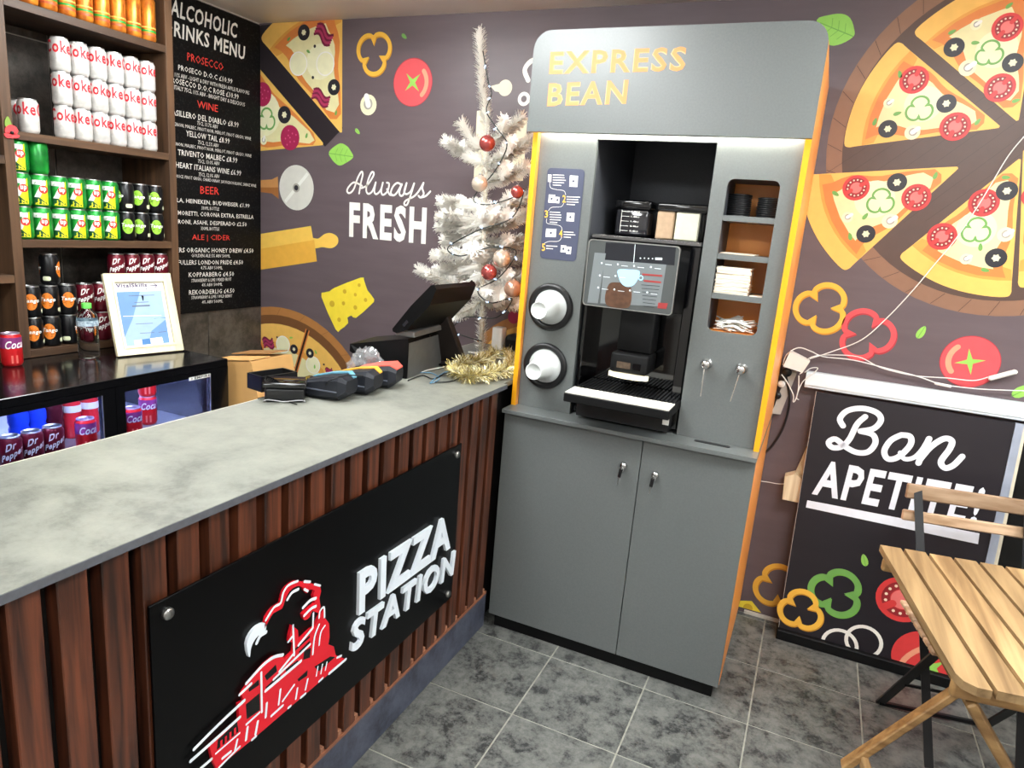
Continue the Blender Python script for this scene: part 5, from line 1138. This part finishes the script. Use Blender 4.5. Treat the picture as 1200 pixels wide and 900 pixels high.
# ------------------------------------------------------------------ white Christmas tree
tx, ty = -1.16, -0.36
tree = thing('christmas_tree', 'white tinsel Christmas tree with baubles standing on the counter', 'Christmas tree', (tx, ty, HC))
m_need = mat('white_needles', (253,250,243), 0.6, n=0.06, ns=30); m_stem = mat('white_stem', (226,216,196), 0.6, n=0.1)
def needles(b, p0, p1, rad, n, tip=True, rnd=random.Random(5)):
    p0 = Vector(tuple(map(float, p0))); p1 = Vector(tuple(map(float, p1))); d_ = (p1-p0).normalized(); x = d_.orthogonal().normalized(); y = d_.cross(x); vs_ = []; fs = []
    for i in range(n):
        t = (i+rnd.random())/n; a = rnd.random()*6.283; rad_ = rad*(0.75+0.5*rnd.random())*(1 if t < 0.9 else 0.8)
        o = p0.lerp(p1, t); dr = (x*math.cos(a)+y*math.sin(a))*0.86+d_*(0.35+0.4*rnd.random()); dr.normalize()
        e = o+dr*rad_; s_ = dr.cross(d_); s_ = s_.normalized()*0.0024 if s_.length > 1e-4 else x*0.0024
        k = len(vs_); vs_ += [o-s_, o+s_, e+s_*0.6, e-s_*0.6]; fs.append([k, k+1, k+2, k+3])
    b.add(vs_, fs, m_need)
tp_ = np.array(at(562, 36, y=ty-0.0)); jn = lambda z: np.array([tx+(tp_[0]-tx)*((z-HC)/(tp_[2]-HC))*0.6, ty, z])
# trunk (leans a little to the left at the top)
path = [np.array([tx, ty, ZK])]+[jn(z) for z in (1.25, 1.5, 1.75, 1.98)]+[np.array([tp_[0]*0.55+jn(2.1)[0]*0.45, ty, 2.15]), tp_]
b = MB(); b.tube(path, [0.011, 0.010, 0.009, 0.008, 0.007, 0.005, 0.003], m_stem, 8); b.build('trunk', tree)
b = MB()
for i in range(len(path)-1): needles(b, path[i], path[i+1], 0.030 if i < 4 else 0.032, 420 if i < 4 else 520)
b.build('trunk_needles', tree)['kind'] = 'stuff'
BR = [((565,175),(541,145),0),((566,190),(523,166),0.03),((567,172),(611,138),0),((566,195),(624,163),-0.04),((566,215),(617,196),-0.05),((565,240),(517,237),0.05),((565,255),(515,254),-0.06),((566,262),(516,266),0.0),((566,275),(522,282),0.1),((566,252),(620,229),0.04),((566,268),(620,250),-0.07),((566,285),(618,283),0.0),((566,298),(509,300),-0.04),((566,310),(513,317),0.06),((566,345),(492,316),0.0),((565,352),(534,369),-0.12),((566,315),(612,300),0.05),((566,350),(603,356),-0.05),((566,330),(618,322),0.08),((566,300),(556,292),-0.2),((566,260),(578,246),-0.18),((566,340),(585,345),-0.16),((566,200),(590,180),0.1),((566,320),(540,330),0.14),((566,250),(560,240),0.18),((566,300),(580,285),0.18)]
for i, (a, e, dy) in enumerate(BR):
    pa = np.array(at(*a, y=ty)); pe = np.array(at(*e, y=ty+dy)); mid = (pa+pe)/2-np.array([0,0,0.012])
    b = MB(); b.tube([pa, mid, pe], [0.005, 0.004, 0.0025], m_stem, 5); L_ = np.linalg.norm(pe-pa); n_ = int(3000*L_)+110
    needles(b, pa, mid, 0.034, n_//2); needles(b, mid, pe+(pe-mid)*0.06, 0.035, n_//2)
    if L_ > 0.16:
        for sg_ in (-1, 1):
            q0_ = pa+(pe-pa)*0.45; q1_ = q0_+(pe-pa)*0.28+np.array([0, sg_*0.07, 0.015]); b.tube([q0_, q1_], 0.002, m_stem, 4); needles(b, q0_, q1_, 0.030, 200)
    b.build('branch', tree)
for k in range(3):
    a = k*2.09+0.4; MB().bar((tx, ty, ZK+0.02), (tx+0.12*math.cos(a), ty+0.12*math.sin(a), ZK+0.005), 0.012, 0.006, m_white).build('stand_leg', tree)
m_bau = {'red': mat('red_bauble', (196,96,92), 0.15, 0.7, n=0.1, ns=14), 'pearl': mat('pearl_bauble', (226,208,190), 0.2, 0.55, n=0.1, ns=14), 'rose': mat('rose_gold_bauble', (208,164,140), 0.2, 0.65, n=0.15, ns=14), 'silver': mat('silver_bauble', (226,222,216), 0.15, 0.7, n=0.1, ns=14)}
for u, v, r, c_, lab in ((571,168,9.5,'red','shiny red bauble highest on the tree'), (562,215,9.5,'pearl','pearl bauble hanging just below the topmost red one'), (606,225,7.5,'red','small red bauble on the right-hand branches by the yellow edge'), (588,303,10.5,'pearl','pearl gold bauble right of centre above the lower red one'), (573,319,9.5,'red','red bauble in the middle of the lower branches'), (543,338,9.5,'silver','silver bauble on the lowest left branch'), (601,338,10.5,'rose','rose gold bauble low on the right by the cabinet')):
    c = np.array(at(u, v, y=ty-0.20)); rr = r/F_PX*np.dot(c-CAM, fw)
    t = thing('bauble', lab, 'bauble', (c[0], c[1], c[2]-rr), 'tree baubles')
    MB().sphere(c, rr, m_bau[c_], 24).build('ball', t); MB().cyl(c+[0,0,rr*0.97], c+[0,0,rr*1.16], rr*0.2, m_steel, 10).build('cap', t)
    MB().tube([c+[0,0,rr*1.16], c+[0,0.01,rr*1.5], c+[0,0.03,rr*1.75]], 0.0008, m_steel, 5).build('hook', t)
fl = thing('fairy_lights', 'string of fairy lights on dark wire wound round the white tree', 'fairy lights', (tx, ty, HC+0.3))
pts = []
for u, v, dy in ((566,60,-0.03),(572,95,-0.05),(576,110,-0.04),(570,130,-0.05),(582,150,-0.1),(594,170,-0.14),(580,200,-0.16),(555,232,-0.17),(570,240,-0.2),(600,232,-0.15),(614,222,-0.1),(600,255,-0.16),(560,270,-0.2),(525,290,-0.15),(540,300,-0.17),(575,290,-0.2),(605,295,-0.15),(585,325,-0.18),(560,340,-0.18),(575,355,-0.17),(600,350,-0.12),(582,372,-0.08),(545,372,-0.1),(532,388,-0.06),(565,400,-0.04)): pts.append(at(u, v, y=ty+dy))
sp_ = spline([tuple(p) for p in pts], 8); b = MB(); b.tube(sp_, 0.0024, mat('dark_green_wire', (24,34,30), 0.5, n=0.1), 5); b.build('wire', fl)
m_bulb = mat('fairy_bulb', (190,220,255), 0.2, emit=1.5)
for i in range(4, len(sp_), 7):
    p = np.array(sp_[i]); dr = np.array([random.uniform(-1,1), -0.4, random.uniform(-1,1)]); MB().cyl(p, p+dr*0.012, 0.003, m_bulb, 8).build('bulb', fl)
# gold tinsel round the foot
b = MB(); rnd = random.Random(9); m_tin = [mat('gold_tinsel', (216,196,120), 0.28, 0.6, n=0.2), mat('pale_gold_tinsel', (244,236,196), 0.3, 0.4, n=0.2), mat('dark_gold_tinsel', (140,122,66), 0.35, 0.6, n=0.2)]
tc_ = [at(u, v, z=HC+0.03) for u, v in ((530,432),(545,440),(562,440),(580,436),(596,432),(598,418),(585,410),(572,420),(556,424),(540,426))]
sp_ = spline([tuple(p) for p in tc_], 20)
for i, p in enumerate(sp_):
    for k in range(26):
        d_ = Vector((rnd.gauss(0,1), rnd.gauss(0,1), rnd.gauss(0,0.8)+0.2)).normalized(); o = Vector(p)+Vector((rnd.uniform(-0.006,0.006), rnd.uniform(-0.006,0.006), 0)); e = o+d_*rnd.uniform(0.02, 0.045)
        if e.z < HC+0.002: e.z = HC+0.002
        s_ = d_.orthogonal().normalized()*0.0011; b.add([o-s_, o+s_, e+s_*0.6, e-s_*0.6], [[0,1,2,3]], m_tin[k % 3])
o = b.build('tinsel_garland'); recenter(o, tc_[2]); tag(o, 'gold tinsel garland heaped round the tree foot', 'tinsel')

# ================================================================== lower right: panel, trunking, sockets
PX0, PX1 = 0.187, 0.853; yb0, yb1, hz = -0.128, -0.052, 1.050
Vb = np.array([0, yb1-yb0, hz-0.045]); Lb = np.linalg.norm(Vb); Vb = Vb/Lb
PBn = Plane((0, yb0, 0.045), (1,0,0), Vb)
bp = thing('mural_panel', 'black printed panel reading Bon Apetite leaning on the wall', 'panel', (0.52, yb0, 0))
bl = PBn.px(912, 738); q = [(0.2085, 0.0), (PX1+0.012, 0.0), (PX1, Lb), (0.1865, Lb)]
m_bon = mat('panel_black_print', (34,30,36), 0.4, n=0.12, ns=4, stretch=(1,1,5))
b = MB(); b.prism(q, PBn, -0.012, 0, m_bon); pan = b.build('panel', bp)
b = MB(); b.prism([(0.1845,0.0+0.004),(0.2065,0.004),(0.1850,Lb),(0.1835,Lb)][0:0] or [(0.2070,0.0),(0.2084,0.0),(0.1864,Lb),(0.1850,Lb)], PBn, -0.012, 0.0006, mat('pale_board_edge', (206,190,178), 0.6, n=0.1)); b.build('edge_strip', bp)
b = MB(); b.prism([(PX1+0.0125,0),(PX1+0.040,0),(PX1+0.026,Lb),(PX1+0.0005,Lb)], PBn, -0.012, 0.004, mat('aluminium_trim', (186,196,216), 0.3, 0.5, n=0.1)); b.build('edge_trim', bp)
b = MB(); b.prism([(PX1+0.0405,0),(PX1+0.054,0),(PX1+0.036,Lb),(PX1+0.0265,Lb)], PBn, -0.012, 0.002, mat('cream_trim', (216,206,184), 0.5, n=0.1)); b.build('edge_trim', bp)
o = MB().box(0.204, 1.62, -0.150, -0.080, 0.0005, 0.0445, m_matblack, 0.003).build('floor_bar'); recenter(o, (0.9,-0.115,0)); tag(o, 'long black bar on the floor carrying the printed panel', 'bar')
cT = crop(935, 455, 4.5); d = Deco(PBn, None, 0.0005); S = lambda *p: [PBn.px(*cT(*s)) for s in p]
i_bw = mat('panel_white_print', (232,236,246), 0.5, n=0.05, ns=30)
for st, wd in ((((238,198),(222,160),(262,118),(340,106),(415,128),(438,168),(400,212),(330,226)),1), (((330,226),(395,245),(408,290),(370,335),(310,338),(250,308),(198,268),(162,285),(182,312),(230,308),(272,268),(312,190),(355,150)),1),
               (((545,246),(490,275),(456,330),(475,372),(530,362),(592,300),(592,255),(545,246)),1), (((540,340),(562,372),(610,366),(650,330),(690,266)),0.8), (((692,266),(662,330),(636,394)),1), (((640,380),(700,310),(770,266),(812,278),(800,320),(755,385),(776,420),(820,406),(866,360)),1)):
    d.stroke(spline(S(*st), 6), 0.0215*wd, i_bw, 0)
d.text('APETITE!', cT(72,560), cT(936,728), cT(120,372), i_bw, 0, 0.03)
d.fill(S((50,590),(958,765),(950,822),(42,628)), i_bw, 0)
cU = crop(870, 630, 4.615)
pepper(d, cU(315,392), 104/4.615, 0.26, i_yel, 0, 0.5, 3, i_yeld); pepper(d, cU(505,295), 122/4.615, 0.24, i_green, 0, 0.1, 3, i_leafd)
leaflet(d, cU(660,122), 7, 110, 0, i_leaf); tomslice(d, cU(862,335), 122/4.615, 0, 0.3)
for c_ in ((525,580),(655,562)):
    qq = PBn.px(*cU(*c_)); d.clip = (-9, 9, 0.002, Lb); d.ring(qq, 0.07, 0.014, i_white, 3)
tq = cU(985,660); d.disc(PBn.px(*tq), 0.115, i_tom, 3, 40); d.fill(S((0,0),(1,0),(0,1)), i_tom, 3)
q_ = PBn.px(*tq); d.fill([(q_[0]+0.05*(1 if k % 2 else 0.3)*math.cos(k*math.pi/4)+0.03, q_[1]+0.05*(1 if k % 2 else 0.3)*math.sin(k*math.pi/4)-0.02) for k in range(8)], i_leaf, 5)
d.stroke([(q_[0]-0.075+0.02*k*k/9, q_[1]+0.02*(k-3)) for k in range(7)], 0.02, ink('highlight', (240,160,128)), 5)
d.build('printed_lettering', pan)
bb = thing('black_board', 'plain gloss black board standing right of the printed panel', 'board', (1.25, -0.1, 0))
b = MB(); b.prism([(PX1+0.0555,0),(1.60,0),(1.60,Lb),(PX1+0.0375,Lb)], PBn, -0.012, 0, mat('black_speckled_board', (10,10,11), 0.25, n=0.0, c2=(40,40,42), ns=140, lo=0.22, hi=0.34)); b.build('panel', bb)
b = MB(); b.prism([(1.6005,0),(1.615,0),(1.615,Lb),(1.6005,Lb)], PBn, -0.014, 0.002, m_black); b.build('edge_trim', bb)
tk = thing('cable_trunking', 'white plastic cable trunking running along the wall above the panel', 'trunking', (0.8, -0.02, 1.05))
zt0, zt1 = 1.058, 1.122
MB().box(0.138, 2.2, -0.042, -0.0005, zt0, zt1, mat('trunking_white', (216,226,232), 0.35, n=0.05), 0.003).build('channel', tk)
MB().box(0.138, 2.2, -0.046, -0.0425, zt0+0.012, zt1-0.004, mat('trunking_lid', (232,240,244), 0.3, n=0.04), 0.001).build('lid', tk)
# extension block, adapter and chargers
PW = Plane((0,-0.028,0), (1,0,0), (0,0,1)); cV = crop(870, 380, 4.09)
es = thing('extension_socket', 'grey multi-way extension socket hanging beside the cabinet', 'socket', (0.07,-0.02,0.9))
b = MB(); b.prism([PW.px(*cV(*p)) for p in ((140,428),(182,432),(262,232),(215,225))], PW, -0.027, 0.0, mat('socket_grey', (176,172,164), 0.4, n=0.08)); b.build('body', es)
for c_ in ((188,285),(170,340)): MB().cyl(PW.to3(PW.px(*cV(*c_)), 0.0005), PW.to3(PW.px(*cV(*c_)), 0.012), 0.014, m_white if c_[1] < 300 else m_black, 16).build('outlet', es)
b = MB(); b.cyl(PW.to3(PW.px(*cV(215,225)), 0.0005), PW.to3(PW.px(*cV(215,225)), 0.03), 0.019, m_black, 16); b.build('plug', es)
pa_ = thing('plug_adapter', 'white plug-in power adapter on the extension socket', 'adapter', PW.to3(PW.px(*cV(265,175)), 0.0))
b = MB(); b.prism([PW.px(*cV(*p)) for p in ((198,192),(290,222),(325,170),(232,122))], PW, 0.002, 0.055, m_white); b.build('body', pa_)
b = MB(); b.prism([PW.px(*cV(*p)) for p in ((275,230),(290,222),(325,170),(312,178))], PW, 0.0552, 0.058, m_white); b.build('ridge', pa_)
def wp(*p, h=0.03): return [PW.to3(PW.px(*cV(*s)), h) for s in p]
W_ = PW; 
def wx(*p, h=0.012): return [np.array(at(u, v, y=-0.012-h)) for u, v in p]
cable('charger_cable', wp((190,235),(215,270),(245,330),(245,365),(258,350),(270,300),(272,240)), 0.0022, m_cwht, 'white charger cable looping below the adapter')
cable('charger_cable', wp((300,225),(330,205),(362,205),(340,230),(290,270),(262,340),(272,355)), 0.0018, m_cwht, 'thin white cable tangled right of the adapter')
cable('charger_cable', wp((195,190),(215,140),(270,108),(330,125))+wx((965,418),(1000,422),(1040,432),(1075,441),(1100,450)), 0.0022, m_cwht, 'white cable along the wall to the inline switch', None, 5)
cable('charger_cable', wp((310,165),(340,150))+wx((968,416),(1005,418),(1030,430),(1055,437),(1078,441),(1110,443),(1140,446),(1158,442)), 0.0020, m_cwht, 'white cable rising along the wall to the lamp plug')
cable('charger_cable', wp((325,160))+wx((975,412),(1010,398),(1040,372),(1070,340),(1095,310),(1120,280),(1150,235),(1180,185),(1200,160)), 0.0022, m_cwht, 'long white cable hanging diagonally across the pizza print')
cable('charger_cable', wx((1112,452),(1150,456),(1200,458)), 0.0020, m_cwht, 'white cable continuing right beyond the inline switch')
b = MB(); e = wx((1095,449),(1115,453)); b.bar(e[0], e[1], 0.012, 0.010, m_white, (0,0,1), 0.003); o = b.build('inline_switch'); recenter(o, e[0]); tag(o, 'small white inline switch on the trunking cable', 'switch')
b = MB(); e = wx((1158,444),(1192,435), h=0.014); b.bar(e[0], e[1], 0.024, 0.016, m_white, (0,0,1), 0.005); o = b.build('lamp_connector'); recenter(o, e[0]); tag(o, 'white rectangular lamp connector before the tomato print', 'connector')
cable('power_cable', [np.array(at(u, v, y=-0.03)) for u, v in ((921,440),(925,470),(918,500),(905,522),(896,530))], 0.005, m_cblk, 'thick black mains cable curving behind the cabinet')
cable('charger_cable', [np.array(at(u, v, y=-0.03)) for u, v in ((884,563),(900,565),(912,567),(920,567))], 0.0016, m_cwht, 'thin white wire from the cabinet to the wooden block')
wk = thing('timber_batten', 'pale timber offcut propping the panel off the wall', 'timber', (0.17,-0.03,0.6))
PK = Plane((0,-0.03,0), (1,0,0), (0,0,1)); m_pine = wood('raw_pine', (206,184,146), (234,218,186), 'z', 0.6, 8)
b = MB(); b.prism([PK.px(*cV(*p)) for p in ((205,720),(255,708),(290,735),(275,845),(193,828))], PK, -0.025, 0.03, m_pine); b.build('block', wk)
b = MB(); b.prism([PK.px(*cV(*p)) for p in ((255,708),(320,565),(325,570),(290,735))], PK, -0.02, 0.0, m_pine); b.build('shim', wk)

# ================================================================== folding café table and chair
def mk_wood(n, a, b_): return wood(n, a, b_, 'y', 0.62, 5, 0.0)
m_acacia = mk_wood('acacia_slat', (122,94,60), (176,144,100)); m_acx = wood('acacia_rail', (124,90,52), (178,140,90), 'x', 0.5, 5, 0.0); m_greyw = wood('weathered_slat', (150,118,88), (196,166,136), 'x', 0.5, 5)
TA = R(9.2); RT = Matrix.Rotation(TA, 3, 'Z'); TO = Vector((0.425, -0.741, 0))
tb = thing('folding_table', 'slatted acacia folding café table in the right foreground', 'table', (TO.x+0.2, TO.y-0.4, 0))
def tl(x, y, z): return TO+RT @ Vector((x, y, z))     # x across the slats, y away from the camera, z up
NS, PT_, WS, LT, TZ_ = 8, 0.0680, 0.0575, 0.70, 0.74
for k in range(NS):
    x = 0.033+k*PT_; dl = (0.0, 0.004, -0.003, 0.002)[k % 4]
    b = MB(); Pt = Plane(np.array(tl(x, 0, TZ_-0.02)), np.array(RT @ Vector((1,0,0))), np.array(RT @ Vector((0,1,0))))
    w2 = WS/2
    if k == 0: pts = [(-w2+0.03,-LT),(w2,-LT),(w2,0),(-w2,0),(-w2,-LT+0.04),(-w2+0.008,-LT+0.015)]
    elif k == NS-1: pts = [(-w2,-LT),(w2-0.03,-LT),(w2-0.008,-LT+0.015),(w2,-LT+0.04),(w2,0),(-w2,0)]
    else: pts = [(-w2,-LT+dl),(w2,-LT+dl),(w2,dl*0.5),(-w2,dl*0.5)]
    b.prism(pts, Pt, 0, 0.02, m_acacia); b.build('slat', tb)
for y in (-0.05, -LT+0.05):
    MB().obox(tl(NS*PT_/2, y, TZ_-0.0405), (NS*PT_-0.01, 0.024, 0.040), m_acx, RT, 0.008, 2).build('top_rail', tb)
XLg0, XLg1 = 0.03, NS*PT_-0.03
for y, s in ((-0.085, 1), (-LT+0.085, 1)):
    MB().bar(tl(XLg1-0.02, y, TZ_-0.065), tl(XLg0-0.02, y, 0.012), 0.022, 0.045, m_acx, (0,1,0), 0.004).build('leg', tb)
    MB().bar(tl(XLg0+0.02, y-0.026, TZ_-0.065), tl(XLg1+0.02, y-0.026, 0.012), 0.022, 0.045, m_acx, (0,1,0), 0.004).build('leg', tb)
for x, z in ((XLg0+0.03, 0.06), (XLg1-0.03, 0.06)):
    MB().bar(tl(x, -0.10, z), tl(x, -LT+0.09, z), 0.022, 0.04, m_acacia, (0,0,1), 0.004).build('stretcher', tb)
CA = R(11); RC = Matrix.Rotation(CA, 3, 'Z')
# chair: origin at the left rear foot, faces the table
chx = thing('folding_chair', 'black steel folding chair with wooden slats tucked under the café table', 'chair', (0.74, -0.5, 0))
m_csteel = mat('black_steel', (20,20,22), 0.35, 0.3, n=0.1)
bt = np.array(at(1067, 566, y=-0.30)); CO = Vector((0.537, -0.30, 0))
def cl(x, y, z): return CO+RC @ Vector((x, y, z))
WC = 0.40
for z0, z1 in ((0.770, 0.823), (0.690, 0.728)):
    y = 0.012*(z0-0.7)/0.1
    MB().obox(cl(WC/2, y-0.012, (z0+z1)/2), (WC+0.02, 0.016, z1-z0), m_greyw, RC @ Matrix.Rotation(R(-7), 3, 'X'), 0.004).build('back_slat', chx)
for x in (0.025, WC-0.025):
    MB().bar(cl(x, 0.0, 0.815), cl(x+(0.07 if x < 0.1 else -0.02), -0.40, 0.005), 0.007, 0.026, m_csteel, (1,0,0)).build('leg', chx)
    MB().bar(cl(x+(0.0 if x < 0.1 else 0.0), -0.10, 0.005), cl(x, -0.44, 0.44), 0.008, 0.028, m_csteel, (1,0,0)).build('leg', chx)
MB().bar(cl(0.02, -0.108, 0.012), cl(WC-0.02, -0.108, 0.012), 0.012, 0.012, m_csteel).build('cross_bar', chx)
MB().bar(cl(0.03, -0.25, 0.19), cl(WC-0.03, -0.25, 0.19), 0.008, 0.008, m_csteel).build('cross_bar', chx)
for k in range(7):
    yk = -0.19-k*0.046
    MB().obox(cl(WC/2-0.012, yk, 0.452), (WC, 0.038, 0.014), m_greyw, RC, 0.003).build('seat_slat', chx)
for x in (0.05, WC-0.05): MB().bar(cl(x, -0.16, 0.437), cl(x, -0.50, 0.437), 0.010, 0.014, m_csteel, (0,0,1)).build('seat_rail', chx)
